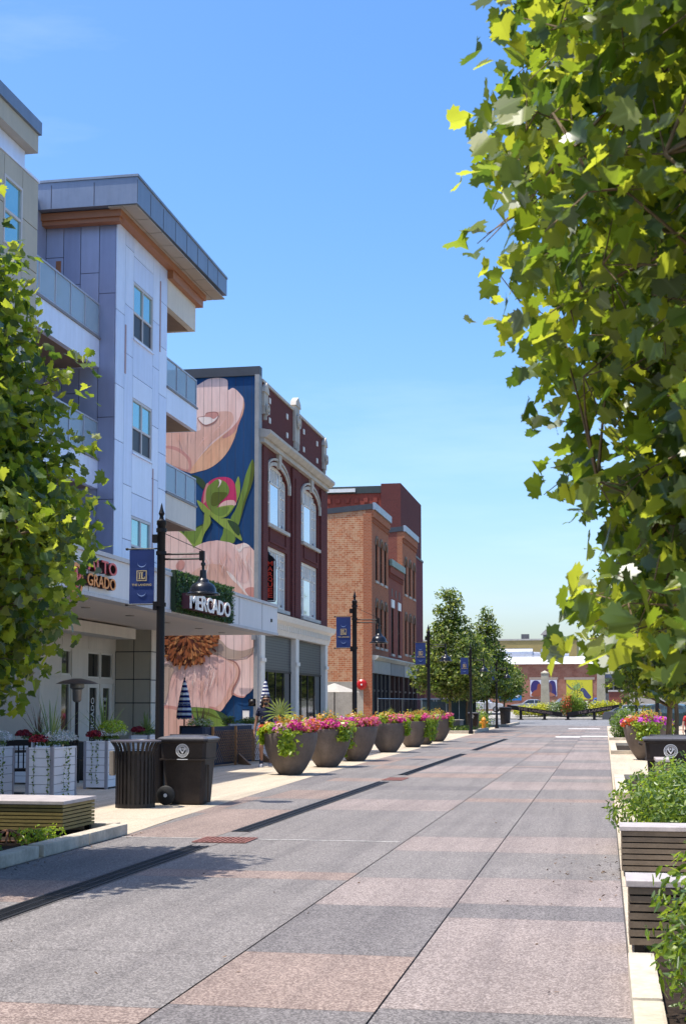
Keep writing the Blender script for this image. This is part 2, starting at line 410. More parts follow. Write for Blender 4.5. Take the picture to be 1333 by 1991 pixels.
for k in range(-2, 42):
    a = k * 2.45; b = a + 2.45
    for x0, x1 in ((.12, 1.6), (1.6, 3.2), (3.2, 4.8), (4.8, 8.4)):
        rs.quad((x0 + .006, a + .008, 0), (x1 - .006, a + .008, 0), (x1 - .006, b - .008, 0), (x0 + .006, b - .008, 0))
struct('sidewalk', rs, P_TAN)
jb = MB(); jb.quad((.12, -8, -.012), (8.4, -8, -.012), (8.4, 104, -.012), (.12, 104, -.012)); struct('sidewalk_bed', jb, P_JOINT)
# cross street and the raised lot beyond it
rd = MB(); rd.quad((-120, 104, -.008), (120, 104, -.008), (120, 146, -.008), (-120, 146, -.008)); struct('road', rd, P_ROAD)
lot = MB(); lot.hexa([(-120, 146.3, -.05), (120, 146.3, -.05), (120, 300, -.05), (-120, 300, -.05)], [(-120, 146.5, .15), (120, 146.5, .15), (120, 300, 1.0), (-120, 300, 1.0)])
lot = MB(); lot.quad((-120, 146, .12), (120, 146, .12), (120, 152, .75), (-120, 152, .75)).quad((-120, 152, .75), (120, 152, .75), (120, 300, .95), (-120, 300, .95)).quad((-120, 146, .12), (120, 146, .12), (120, 146, -.03), (-120, 146, -.03))
struct('car_park', lot, aggregate('pale lot', (.38, .36, .33), (.5, .48, .44)))
mk = MB(); wm = M('road marking paint', (.75, .74, .70), .7, var=.12, vs=3)
for u0, u1, v in ((1104, 1165, 1417), (1079, 1127, 1433), (1129, 1187, 1432)):
    p, q = GZ(u0, v), GZ(u1, v); mk.quad((p.x, p.y - .5, .004), (min(q.x, .1), p.y - .5, .004), (min(q.x, .1), p.y + 1.1, .004), (p.x, p.y + 1.1, .004))
struct('road_marking', mk, wm)
fl = MB(); fl.quad((-5.6, 15.68, .004), (-2.3, 15.68, .004), (-2.3, 15.72, .004), (-5.6, 15.72, .004)); struct('pale_joint_line', fl, M('lime bloom', (.5, .48, .45), .8, var=.4, vs=12))

# drains: trench grates down the left of the street
grate_m = M('iron grate', (.018, .018, .02), .5, .3, var=.3, vs=10)
def drain(y0, y1, label, x0=-4.50, x1=-4.28):
    t = thing('trench_drain', label, 'drain', (x0, y0, 0), 'trench drains along the street')
    f = MB(); f.box(x0, y0, .002, x0 + .025, y1, .010).box(x1 - .025, y0, .002, x1, y1, .010).box((x0 + x1) / 2 - .008, y0, .002, (x0 + x1) / 2 + .008, y1, .010)
    f.build('frame', grate_m, t)
    b = MB(); y = y0
    while y < y1:
        b.box(x0 + .02, y, .001, x1 - .02, y + .02, .008); y += .05 if y0 < 30 else .12
    b.build('grate', grate_m, t)
    p = MB(); p.quad((x0 + .01, y0, .0008), (x1 - .01, y0, .0008), (x1 - .01, y1, .0008), (x0 + .01, y1, .0008)); p.build('channel', M('drain void', (.004, .004, .004), .9), t)
drain(2, 14.85, 'longest black trench drain, nearest in the street, under the tree shadow')
drain(16.6, 27.8, 'second black trench drain, just past the rust red plate')
drain(30.5, 43.9, 'third black trench drain, right of the row of flower bowls')
drain(47.4, 63, 'farthest black trench drain of the left street edge')
rust = M('rust red iron', (.24, .10, .08), .8, var=.3, vs=14, bump=.3)
def plate(x0, y0, x1, y1, label):
    t = thing('drain_plate', label, 'drain cover', (x0, y0, 0), 'rust red perforated drain plates')
    f = MB(); nx, ny = 10, 5
    for i in range(nx + 1): xx = x0 + (x1 - x0) * i / nx; f.box(xx - .012, y0, .002, xx + .012, y1, .012)
    for k in range(ny + 1): yy = y0 + (y1 - y0) * k / ny; f.box(x0, yy - .012, .003, x1, yy + .012, .0135)
    f.build('grille', rust, t)
    MB().quad((x0, y0, .001), (x1, y0, .001), (x1, y1, .001), (x0, y1, .001)).build('base', M('plate base', (.15, .09, .08), .9), t)
plate(-4.58, 15.22, -3.98, 15.80, 'rust red perforated plate between the two nearest trench drains')
plate(-4.5, 28.3, -4.1, 29.3, 'rust red perforated plate past the second trench drain')
# ================================================================== vegetation tools
HALF = [(0,0),(.18,-.09),(.40,-.15),(.42,.0),(.60,.0),(.55,.16),(.72,.32),(.60,.38),(.66,.58),(.44,.54),(.34,.52),(.36,.70),(.20,.76),(0,1.0)]
def leafshape(kind):
    if kind == 'maple':
        h = HALF
    elif kind == 'maple_far':
        h = [(0,0),(.32,-.08),(.30,.05),(.55,.3),(.58,.55),(.27,.46),(.2,.75),(0,1.0)]
    elif kind == 'oval':
        h = [(0,0),(.16,.18),(.22,.45),(.15,.75),(0,1.0)]
    elif kind == 'heart':
        h = [(0,.05),(.22,-.06),(.42,.12),(.4,.38),(.2,.72),(0,1.0)]
    else:
        h = [(0,0),(.3,.45),(0,1.0)]
    n = len(h); v = [(x, y, .30 * x - .30 * y * y) for x, y in h] + [(-x, y, .30 * x - .30 * y * y) for x, y in h[1:-1]]
    f1 = list(range(n)); f2 = [0] + [n - 1] + list(range(n, n + n - 2))[::-1]
    return np.array(v), [f1, f2]
def cloud(name, P, N, size, shape, mats, parent, rng, weights=None, droop=.3):
    """many leaves as one mesh: P positions, N leaf normals"""
    V, Fc = leafshape(shape); n = len(P)
    N = N / np.linalg.norm(N, axis=1)[:, None]
    D = rng.normal(size=(n, 3)); D[:, 2] -= droop
    D -= (D * N).sum(1)[:, None] * N; D /= np.linalg.norm(D, axis=1)[:, None]
    S = np.cross(D, N); sz = size * rng.uniform(.6, 1.25, n)
    curl = rng.uniform(-.6, 1.9, n)
    jit = .035 if shape == 'maple' else 0.; VV = V[None] + rng.normal(0, 1, (n, len(V), 3)) * np.array([jit, jit, jit * .8]); VV[:, :, 0] *= rng.uniform(.78, 1.12, n)[:, None]
    co = (P[:, None, :] + sz[:, None, None] * (VV[:, :, 0, None] * S[:, None, :] + (VV[:, :, 1, None] - .3) * D[:, None, :] + VV[:, :, 2, None] * curl[:, None, None] * N[:, None, :])).reshape(-1, 3)
    off = ORG.get(parent.name, Vector((0, 0, 0))) if parent is not None else Vector((0, 0, 0))
    co = co - np.array(off)
    k = len(V); lens = [len(f) for f in Fc]; base = np.concatenate([np.array(f) for f in Fc])
    loops = (np.arange(n)[:, None] * k + base[None, :]).reshape(-1)
    me = bpy.data.meshes.new(name); me.vertices.add(n * k); me.vertices.foreach_set('co', co.reshape(-1))
    me.loops.add(len(loops)); me.loops.foreach_set('vertex_index', loops)
    lt = np.tile(np.array(lens), n); ls = np.concatenate([[0], np.cumsum(lt)[:-1]])
    me.polygons.add(len(lt)); me.polygons.foreach_set('loop_start', ls); me.polygons.foreach_set('loop_total', lt)
    mi = rng.choice(len(mats), n, p=weights); me.polygons.foreach_set('material_index', np.repeat(mi, len(Fc)))
    me.update(calc_edges=True)
    ra = me.attributes.new('rib', 'FLOAT', 'POINT'); ra.data.foreach_set('value', np.tile(np.abs(V[:, 0]) if shape in ('maple', 'oval', 'heart') else np.full(k, .5), n))
    return link(name, me, mats, parent)
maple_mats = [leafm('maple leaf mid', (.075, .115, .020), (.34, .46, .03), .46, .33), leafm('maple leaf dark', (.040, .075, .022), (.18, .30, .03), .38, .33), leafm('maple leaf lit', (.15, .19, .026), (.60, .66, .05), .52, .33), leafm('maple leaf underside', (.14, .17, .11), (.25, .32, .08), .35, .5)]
far_mats = [leafm('street tree leaf', (.095, .145, .030), (.36, .48, .06), .44, .4), leafm('street tree leaf dark', (.045, .080, .022), (.16, .26, .03), .35, .4), leafm('street tree leaf pale', (.15, .18, .055), (.55, .60, .12), .42, .4)]
shrub_mats = [leafm('shrub leaf', (.085, .14, .022), (.34, .50, .04), .4, .35), leafm('shrub leaf dark', (.045, .085, .018), (.18, .30, .03), .35, .35), leafm('shrub leaf fresh', (.17, .23, .03), (.48, .60, .05), .45, .35)]
def tree(name, label, loc, prof, nclump, per, lsize, shape, mats, seed, trunk_r, z0, clr=.32, weights=None, limb_r=.03, group=None, off=(0, 0), ybias=None, lob=1., shell=.38, twigs=0):
    """prof: list (z, radius). limbs run from the trunk to leaf clumps spread through the crown."""
    rng = np.random.default_rng(seed); x0, y0 = loc[0], loc[1]; zb = loc[2] if len(loc) > 2 else 0.
    t = thing(name, label, 'tree', (x0, y0, zb), group)
    zs = np.array([p[0] for p in prof]); rs_ = np.array([p[1] for p in prof]); zt = zs[-1]
    ph = rng.uniform(0, 6.28, 6)
    def rad(z, th): return np.interp(z, zs, rs_) * (1 + lob * .13 * np.sin(3 * th + ph[0] + z * 1.3) + lob * .09 * np.sin(5 * th + ph[1] - z * 2.1) + lob * .06 * np.sin(7 * z + ph[2]))
    C = []
    wz = np.maximum(rs_, .05) ** 1.6
    grid = np.linspace(zs[0], zt, 200); pw = np.interp(grid, zs, wz); pw /= pw.sum()
    while len(C) < nclump:
        z = grid[min(199, np.searchsorted(np.cumsum(pw), rng.random()))]
        th = rng.uniform(0, 2 * math.pi); rr = rad(z, th) * rng.random() ** shell
        p = (x0 + off[0] + rr * math.cos(th), y0 + off[1] + rr * math.sin(th), z)
        if ybias and not ybias(p): continue
        C.append(p)
    C = np.array(C)
    ztop = zs[0] + (zt - zs[0]) * .9
    def axis(z): f = min(1, max(0, (z - z0) / (zt - z0))); return Vector((x0 + off[0] * f + .06 * math.sin(z * 1.1 + ph[3]) * min(1, z), y0 + off[1] * f + .06 * math.cos(z * .9 + ph[4]) * min(1, z), z))
    tk = MB(); pts = [axis(zb + (ztop - zb) * i / 12) for i in range(13)]; pts[0] = Vector((x0, y0, zb))
    tk.tube(pts, [trunk_r * (1.25 if i == 0 else 1 - .88 * i / 12) for i in range(13)], 10)
    tk.build('trunk', bark, t, smooth=True)
    lb = MB(); order = rng.permutation(len(C))
    nl = max(8, int(nclump * .16)); mains = []
    for i in order[:nl]:
        e = Vector(C[i]); zs0 = max(z0, min(ztop - .1, e.z - .25 - .55 * (e.xy - axis(e.z).xy).length)); a = axis(zs0)
        mid = a.lerp(e, .5) + Vector((0, 0, -.06 * (e - a).length)); r0 = limb_r * rng.uniform(.7, 1.2)
        pl = [a, a.lerp(mid, .5), mid, mid.lerp(e, .5), e]; lb.tube(pl, [r0, r0 * .8, r0 * .6, r0 * .4, r0 * .15], 5, False); mains.append(pl)
    mp = np.array([list(p) for pl in mains for p in pl[1:]])
    for i in order[nl:]:
        e = C[i]; d = np.linalg.norm(mp - e, axis=1) + .6 * np.maximum(0, mp[:, 2] - e[2]); a = Vector(mp[d.argmin()]); e = Vector(e)
        r0 = limb_r * .3; lb.tube([a, a.lerp(e, .55) + Vector(rng.normal(0, .03, 3)), e], [r0, r0 * .6, r0 * .25], 4, False)
    if twigs:
        for c_ in C:
            for q in range(twigs):
                e = Vector(c_) + Vector(rng.normal(0, 1, 3)).normalized() * clr * rng.uniform(.45, .85); lb.tube([Vector(c_), e], [.0032, .0016], 3, False)
    lb.build('limbs', bark, t, smooth=2)
    n = nclump * per; ci = np.repeat(C, per, 0)
    P = ci + np.clip(rng.normal(size=(n, 3)), -1.5, 1.5) * np.array([clr, clr, clr * .75]) * .55
    ctr = np.array([x0 + off[0], y0 + off[1], 0]); o = P - ctr; o[:, 2] = P[:, 2] - np.interp(P[:, 2], [zs[0], zt], [zs[0] + .6 * (zt - zs[0]), zs[0] + .3 * (zt - zs[0])])
    N = rng.normal(size=(n, 3)) * .75 + np.array([0, 0, .65]) + .5 * o / (np.linalg.norm(o, axis=1)[:, None] + .01)
    cloud('crown', P, N, lsize, shape, mats, t, rng, weights)
    return t
def shrub(name, label, loc, rx, ry, h, n, ls, shape, mats, seed, cat='shrub', weights=None, group=None, parent_name='foliage', lumps=9):
    rng = np.random.default_rng(seed); t = thing(name, label, cat, loc, group)
    cs = []; x0, y0, z0 = loc
    for k in range(lumps):
        th = rng.uniform(0, 6.28); r = rng.random() ** .5 * .55
        cs.append((x0 + rx * r * math.cos(th), y0 + ry * r * math.sin(th), z0 + h * rng.uniform(.3, .55), rng.uniform(.4, .6)))
    P = []; N = []
    for k in range(n):
        c = cs[rng.integers(len(cs))]; d = rng.normal(size=3); d /= np.linalg.norm(d); q = rng.random() ** .3 * c[3] * 1.0
        p = (c[0] + d[0] * rx * q, c[1] + d[1] * ry * q, max(z0 + .02, c[2] + d[2] * h * q)); P.append(p); N.append(d * .8 + rng.normal(size=3) * .55 + np.array([0, 0, .5]))
    cloud(parent_name, np.array(P), np.array(N), ls, shape, mats, t, rng, weights)
    s = MB()
    for k in range(14):
        c = cs[k % len(cs)]; th = rng.uniform(0, 6.28)
        s.tube([(x0 + .12 * rx * math.cos(th), y0 + .12 * ry * math.sin(th), z0), ((x0 + c[0]) / 2, (y0 + c[1]) / 2, z0 + h * .35), (c[0] + .2 * rx * math.cos(th), c[1] + .2 * ry * math.sin(th), z0 + h * .75)], [.012, .009, .004], 4, False)
    s.build('stems', bark, t)
    return t
def blades(mb, c, n, L, rng, spread=.7, w=.012, droop=.5):
    """spiky leaves from one point"""
    for k in range(n):
        th = rng.uniform(0, 6.28); el = rng.uniform(.25, 1.5) ** .8; el = min(1.5, el); l = L * rng.uniform(.65, 1.1)
        d = Vector((math.cos(th) * math.cos(el) * spread, math.sin(th) * math.cos(el) * spread, math.sin(el))).normalized()
        s = Vector((-math.sin(th), math.cos(th), 0)) * w
        pts = [Vector(c) + d * l * f + Vector((0, 0, -droop * l * f * f * math.cos(el) * .6)) for f in (0, .35, .7, 1)]
        ws = (1, 1.1, .7, .05)
        v = []
        for p, q in zip(pts, ws): v += [p - s * q, p + s * q]
        mb.add(v, [(0, 1, 3, 2), (2, 3, 5, 4), (4, 5, 7, 6)])
spike_m = leafm('spike leaf', (.085, .12, .035), (.28, .38, .06), .35)
red_spike_m = leafm('bronze spike leaf', (.09, .05, .03), (.2, .12, .05), .3)
lime_m = [leafm('lime vine', (.26, .34, .02), (.60, .75, .05), .45), leafm('lime vine deep', (.16, .25, .02), (.40, .55, .04), .4)]
pink_m = [leafm('magenta petal', (.48, .02, .20), (.7, .05, .35), .35, .6), leafm('pink petal', (.58, .10, .20), (.8, .2, .35), .35, .6), leafm('orange red petal', (.55, .09, .02), (.8, .2, .04), .35, .6), leafm('pale pink petal', (.66, .34, .38), (.8, .5, .5), .35, .6), leafm('violet petal', (.42, .03, .42), (.7, .1, .65), .35, .6)]
coleus_m = [leafm('orange coleus', (.45, .20, .03), (.7, .4, .05), .4), leafm('yellow coleus', (.42, .36, .04), (.7, .65, .08), .4)]
palm_m = leafm('palm leaf', (.24, .30, .05), (.55, .62, .12), .35)
whitefl_m = [leafm('white petal', (.70, .70, .72), (.6, .6, .6), .3, .6), leafm('silver leaf', (.22, .28, .24), (.3, .4, .3), .35)]
redfl_m = [leafm('crimson petal', (.28, .008, .02), (.4, .02, .03), .3, .6), leafm('deep red petal', (.14, .005, .015), (.2, .01, .02), .3, .6)]
def blob(name, parent, c, r, n, ls, shape, mats, rng, weights=None, up=.5, flat=1., droop=.2):
    d = rng.normal(size=(n, 3)); d /= np.linalg.norm(d, axis=1)[:, None]; d[:, 2] = np.abs(d[:, 2]) * 1.0 if flat > 1.5 else d[:, 2]
    q = rng.random(n) ** .33
    P = np.array(c) + d * q[:, None] * np.array(r)
    return cloud(name, P, d + rng.normal(size=(n, 3)) * .5 + np.array([0, 0, up]), ls, shape, mats, parent, rng, weights, droop)
# ================================================================== building tools
def zx(u, v, x): return AX(u, v, x).z
def cells(y0, y1, z0, z1, holes):
    ys = sorted(set([y0, y1] + [h[0] for h in holes] + [h[1] for h in holes])); zs = sorted(set([z0, z1] + [h[2] for h in holes] + [h[3] for h in holes]))
    out = []
    for a, b in zip(ys[:-1], ys[1:]):
        run = None
        for c, d in zip(zs[:-1], zs[1:]):
            m = ((a + b) / 2, (c + d) / 2); inside = any(h[0] < m[0] < h[1] and h[2] < m[1] < h[3] for h in holes)
            if inside:
                if run: out.append((a, b, run[0], run[1])); run = None
            else: run = (run[0], d) if run else (c, d)
        if run: out.append((a, b, run[0], run[1]))
    return out
def facade(x, y0, y1, z0, z1, holes, mat, parent, thick=.3, name='wall', arch=()):
    """street wall facing +x with real openings; arch: indices of openings with round heads"""
    mb = MB()
    for a, b, c, d in cells(y0, y1, z0, z1, holes): mb.box(x - thick, a, c, x, b, d)
    for i in arch:
        a, b, c, d = holes[i][:4]; rise = holes[i][4] if len(holes[i]) > 4 else (b - a) / 2; cy = (a + b) / 2; n = 10
        for sgn in (-1, 1):
            pts = [(cy + sgn * (b - a) / 2, d)]
            for k in range(n + 1):
                t = math.pi / 2 * k / n; pts.append((cy + sgn * (b - a) / 2 * math.cos(t), d - rise + rise * math.sin(t)))
            mb.prism(pts, 'x', x - thick, x)
    return mb.build(name, mat, parent)
def sash(parent, x, a, b, c, d, fm, gm, cols=1, rows=1, fw=.06, inset=.12, name='window', panes=None, bars=()):
    """window in a street wall: frame mesh with its panes as a child"""
    f = MB(); X1 = x - inset; X0 = X1 - .08
    f.box(X0, a, c, X1, a + fw, d).box(X0, b - fw, c, X1, b, d).box(X0, a + fw, c, X1, b - fw, c + fw).box(X0, a + fw, d - fw, X1, b - fw, d)
    for i in range(1, cols): y = a + (b - a) * i / cols; f.box(X0, y - fw / 2, c + fw, X1 - .004, y + fw / 2, d - fw)
    for i in range(1, rows): z = c + (d - c) * i / rows; f.box(X0, a + fw, z - fw / 2, X1 - .008, b - fw, z + fw / 2)
    for (p, q, r, s_) in bars: f.box(X0 + .02, a + (b - a) * p, c + (d - c) * q, X1 - .012, a + (b - a) * r, c + (d - c) * s_)
    fo = f.build(name, fm, parent)
    if panes is None:
        p = MB(); p.box(X0 + .02, a + .01, c + .01, X0 + .035, b - .01, d - .01); p.build('pane', gm, fo)
    else:
        p = MB()
        for (r0, r1, k) in panes: p.mat(k).box(X0 + .02, a + .01, c + (d - c) * r0, X0 + .035, b - .01, c + (d - c) * r1)
        p.build('pane', gm, fo)
    return fo
def panels_x(mb, x, ysplits, zlists, gap=.018, t=.03, mats=None):
    """cladding panels on a wall facing +x; one column per ysplit pair"""
    for k, (a, b) in enumerate(zip(ysplits[:-1], ysplits[1:])):
        zl = zlists[k % len(zlists)]
        for i, (c, d) in enumerate(zip(zl[:-1], zl[1:])):
            mb.mat(mats[(k * 3 + i) % len(mats)] if mats else 0).box(x - t, a + gap / 2, c + gap / 2, x, b - gap / 2, d - gap / 2)
def panels_y(mb, y, xsplits, zlists, gap=.018, t=.03, mats=None):
    for k, (a, b) in enumerate(zip(xsplits[:-1], xsplits[1:])):
        zl = zlists[k % len(zlists)]
        for i, (c, d) in enumerate(zip(zl[:-1], zl[1:])):
            mb.mat(mats[(k * 3 + i) % len(mats)] if mats else 0).box(a + gap / 2, y, c + gap / 2, b - gap / 2, y + t, d - gap / 2)

# ------------------------------------------------------------------ metal clad apartment tower
TW = thing('apartment_tower', 'lavender grey metal clad apartment tower with copper trim and jutting slanted roof', 'building', (-13.2, 36.15, 0))
XF, YN, YF, XB = -13.2, 36.15, 40.7, -15.3
wins = [(37.57, 39.33, 12.10, 13.76), (37.57, 39.33, 8.78, 10.36), (37.57, 39.33, 5.35, 6.94)]
core = MB(); core.box(-30, YN + .06, 4.6, XF - .25, YF - .03, 15.2)
core.build('core_wall', panel_gap, TW)
fm = MB()
for a, b, c, d in cells(YN + .031, YF, 4.6, 15.2, wins): fm.box(XF - .25, a, c, XF - .031, b, d)
fm.build('backing_wall', panel_gap, TW)
ys = [YN, 36.85, 37.57, 39.33, 39.95, YF]
def zz(*vs): return [4.6] + sorted(round(AX(240, v, XF).z, 2) for v in vs) + [15.05]
pl = MB()
c0 = [4.6, 5.6, 9.4, 11.15, 13.2, 15.05][::1]; c0 = [4.6, 5.55, 8.88, 10.45, 12.55, 15.05]
c1 = [4.6, 6.2, 7.75, 11.5, 12.9, 14.6, 15.05]; c3 = [4.6, 5.8, 8.3, 9.9, 11.7, 13.1, 15.05]; c4 = [4.6, 6.4, 8.1, 9.2, 11.0, 12.5, 13.9, 15.05]
panels_x(pl, XF, [ys[0], ys[1]], [c0], mats=[2, 0]); panels_x(pl, XF, [ys[1], ys[2]], [c1], mats=[0, 2, 0]); panels_x(pl, XF, [ys[3], ys[4]], [c3], mats=[0, 0, 2]); panels_x(pl, XF, [ys[4], ys[5]], [c4], mats=[0, 2, 0])
panels_x(pl, XF, [ys[2], ys[3]], [[4.6, 5.35]], mats=[0]); panels_x(pl, XF, [ys[2], ys[3]], [[6.94, 7.6, 8.78]], mats=[0, 2]); panels_x(pl, XF, [ys[2], ys[3]], [[10.36, 11.0, 12.1]], mats=[2, 0]); panels_x(pl, XF, [ys[2], ys[3]], [[13.76, 14.5, 15.05]], mats=[0, 2])
xs = [-15.3, -14.85, -14.42, -13.95, -13.2]; xs = [-15.3, -14.78, -14.27, -13.72, XF - .031]
panels_y(pl, YN, [xs[0], xs[1]], [[4.6, 8.3, 10.9, 14.1, 15.05]], mats=[3]); panels_y(pl, YN, [xs[1], xs[2]], [[4.6, 7.6, 10.2, 13.3, 15.05]], mats=[1]); panels_y(pl, YN, [xs[2], xs[3]], [[4.6, 9.0, 11.4, 13.6, 15.05]], mats=[3]); panels_y(pl, YN, [xs[3], xs[4]], [[4.6, 7.2, 9.5, 13.0, 15.05]], mats=[1])  # camera-facing side: same cladding, its shade put into the darker panel colours
pl.build('cladding_panels', [panel_a, panel_b, panel_c, panel_d], TW)
ac = MB(); ac.box(XF - .02, 36.87, 10.9, XF + .012, 36.97, 12.3).box(XF - .02, 39.42, 5.0, XF + .012, 39.5, 8.6).box(XF - .02, 39.97, 12.3, XF + .012, 40.05, 14.5)
ac.build('copper_reveals', M('rose copper strip', (.42, .26, .26), .5, .1), TW)
ac = MB(); ac.box(-15.0, YN - .01, 13.0, -14.85, YN + .02, 14.0); ac.build('copper_reveals', copper, TW)
for (a, b, c, d) in wins:
    sash(TW, XF + .05, a, b, c, d, frame_m, [pane_screen, M('cyan pane', (.30, .55, .58), .06, .7, var=.03, vs=1), pane_dark], cols=2, fw=.07, inset=.06, panes=[(.02, .47, 0), (.47, .98, 1)], bars=[(.04, .45, .96, .49)])
    sl = MB(); sl.box(XF - .1, a - .03, c - .06, XF + .05, b + .03, c - .005); sl.build('window_sill', panel_c, TW)
# roof: slab with tapered metal fascia, soffit panels, copper beam
rx0, ry0, ry1 = -12.4, 35.5, 44.7
rf = MB(); zt0, zt1, zb0, zb1 = 16.02, 15.94, 15.27, 15.38
rf.hexa([(-30, ry0, zb0), (rx0, ry0, zb0), (rx0, ry1, zb1), (-30, ry1, zb1)], [(-30, ry0, zt0), (rx0, ry0, zt0), (rx0, ry1, zt1), (-30, ry1, zt1)])
ro = rf.build('roof', roof_metal, TW)
sm = MB()
for k in range(8): y = ry0 + (ry1 - ry0) * k / 8; sm.box(rx0 - .002, y - .008, 15.3, rx0 + .006, y + .008, 15.93)
for k in range(1, 7): x = rx0 - 1.25 * k; sm.box(x - .008, ry0 - .006, 15.29, x + .008, ry0 + .002, 15.94)
sm.build('fascia_joints', panel_gap, ro)
cp = MB(); cp.hexa([(-30, ry0 - .03, zt0 + .002), (rx0 + .03, ry0 - .03, zt0 + .002), (rx0 + .03, ry1, zt1 + .002), (-30, ry1, zt1 + .002)], [(-30, ry0 - .03, zt0 + .07), (rx0 + .03, ry0 - .03, zt0 + .07), (rx0 + .03, ry1, zt1 + .07), (-30, ry1, zt1 + .07)])
cp.build('roof_edge', M('roof edge', (.22, .25, .30), .4, .4), ro)
so = MB()
for k in range(8):
    for q in range(2):
        y = ry0 + .06 + (ry1 - ry0 - .1) * k / 8; so.box(rx0 - .05 - .42 * q, y, 15.235, rx0 - .45 - .42 * q, y + 1.1, 15.262 + k * .0)
so.build('soffit', soffit_m, ro)
bm_ = MB(); bm_.box(-30, 35.75, 15.05, -12.95, 44.1, 15.25); bm_.box(-30, 35.82, 14.93, -13.02, 36.1, 15.05)
bm_.box(-13.6, YF + .01, 14.80, -13.02, 44.0, 15.05); bm_.build('copper_beam', copper, TW)
hd = MB(); hd.box(-16.5, 40.72, 13.92, -13.2, 43.72, 14.80); hd.build('balcony_header', taupe_light, TW)
hd = MB(); hd.box(-16.3, 40.9, 13.90, -13.4, 43.5, 13.915); hd.build('header_soffit', M('bronze soffit', (.22, .15, .10), .6), TW)
# recessed side behind the balconies, with doors
bw = MB(); bw.box(-30, 28.8, 4.6, XB, YN - .01, 15.6)
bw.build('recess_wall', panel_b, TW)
for z in (11.75, 8.35, 5.0):
    f = MB(); f.box(XB, 31.0, z, XB + .03, 33.4, z + 2.2); fo = f.build('balcony_door', frame_m, TW); MB().box(XB + .031, 31.1, z + .1, XB + .04, 32.15, z + 2.1).box(XB + .031, 32.25, z + .1, XB + .04, 33.3, z + 2.1).build('pane', pane_dark, fo)
def balcony(y0, y1, x0, x1, zs, ze, zr, npan, fas, end=True, label=None):
    s = MB(); s.box(x0, y0, zs, x1, y1, ze); so_ = s.build('balcony_slab', fas, TW, label=label)
    l = MB(); l.box(x0, y0, ze + .002, x1 + .04, y1 + .04, ze + .06); l.build('slab_edge', M('balcony edge', (.20, .19, .20), .5), so_)
    u = MB(); u.box(x0, y0 + .15, zs - .012, x1 - .15, y1 - .15, zs - .002); u.build('balcony_soffit', M('bronze soffit', (.22, .15, .10), .6), so_)
    r = MB(); zr0 = ze + .1; r.box(x1 - .06, y0, zr - .045, x1, y1, zr); r.box(x1 - .05, y0, zr0, x1 - .01, y1, zr0 + .03)
    for i in range(npan + 1): y = y0 + .02 + (y1 - y0 - .04) * i / npan; r.box(x1 - .055, y - .02, ze + .06, x1 - .005, y + .02, zr - .045)
    if end: r.box(x0, y1 - .06, zr - .044, x1 - .06, y1 - .001, zr - .001)
    ra = r.build('railing', M('pale railing metal', (.42, .43, .50), .4, .3), TW)
    gl = MB()
    for i in range(npan): a = y0 + (y1 - y0) * i / npan + .03; gl.box(x1 - .036, a, zr0 + .031, x1 - .026, a + (y1 - y0) / npan - .06, zr - .046)
    if end: gl.box(x0, y1 - .036, zr0 + .03, x1 - .06, y1 - .026, zr - .046)
    gl.build('glass_panel', rail_glass, ra)
for zs, ze, zr, fas in ((10.6, 11.35, 12.33, panel_c), (7.28, 8.05, 9.02, taupe_light)):
    balcony(YF + .01, 43.95, -16.5, -13.2, zs, ze, zr, 3, fas)
for zs, ze, zr, fas in ((10.9, 11.68, 12.70, panel_c), (7.5, 8.28, 9.38, panel_c)):
    balcony(28.85, YN - .015, XB + .01, -13.68, zs, ze, zr, 7, fas, False)
balcony(YF + .01, 46, -16.5, -13.2, 4.4, 4.9, 5.75, 5, taupe_light)

# ground storey behind the canopy
gw = MB()
XG = -14.3
for a, b, c, d in cells(28.8, 39.5, 0, 3.9, [(35.3, 36.0, 2.35, 3.05), (35.3, 36.0, .1, 2.15), (37.25, 38.25, 2.3, 3.05), (38.33, 39.3, 2.3, 3.05), (37.25, 38.25, .05, 2.15), (38.33, 39.3, .05, 2.15)]): gw.box(XG - .3, a, c, XG - .02, b, d)
gw.build('ground_wall', taupe_light, TW)
gp = MB(); zl = [0, .75, 1.55, 2.3, 3.1, 3.9]
for a, b in ((28.9, 31), (31, 33), (33, 35.3), (36.0, 37.25)): panels_x(gp, XG, [a, b], [[0, 1.2, 2.28, 3.12, 3.9]], gap=.03, t=.019)
panels_x(gp, XG, [35.3, 36.0], [[3.05, 3.9]], gap=.03, t=.019); panels_x(gp, XG, [37.25, 39.5], [[3.12, 3.9]], gap=.03, t=.019)
panels_x(gp, XF, [39.5, 40.1, 40.7], [[0, .8, 1.6, 2.28, 3.12, 4.58]], gap=.03, t=.03)
gp.build('ground_cladding', taupe_light, TW)
gb = MB(); gb.box(-18, 39.53, 0, XF - .03, 40.7, 4.59); gb.build('pier_wall', panel_gap, TW)
gp = MB(); panels_y(gp, 39.5, [-14.32, -13.75, XF - .031], [[0, 1.6, 2.3, 3.12, 4.58]], gap=.03, t=.028); gp.build('pier_cladding', taupe, TW)
hb = MB(); hb.box(-13.9, 29, 3.42, -13.2, 38.07, 3.72); hb.build('drop_beam', taupe_light, TW)
for a, b, c, d in ((35.3, 36.0, 2.35, 3.05), (35.3, 36.0, .1, 2.15), (37.25, 38.25, 2.3, 3.05), (38.33, 39.3, 2.3, 3.05)):
    sash(TW, XG, a, b, c, d, cream, pane_dark, fw=.05, inset=.04)
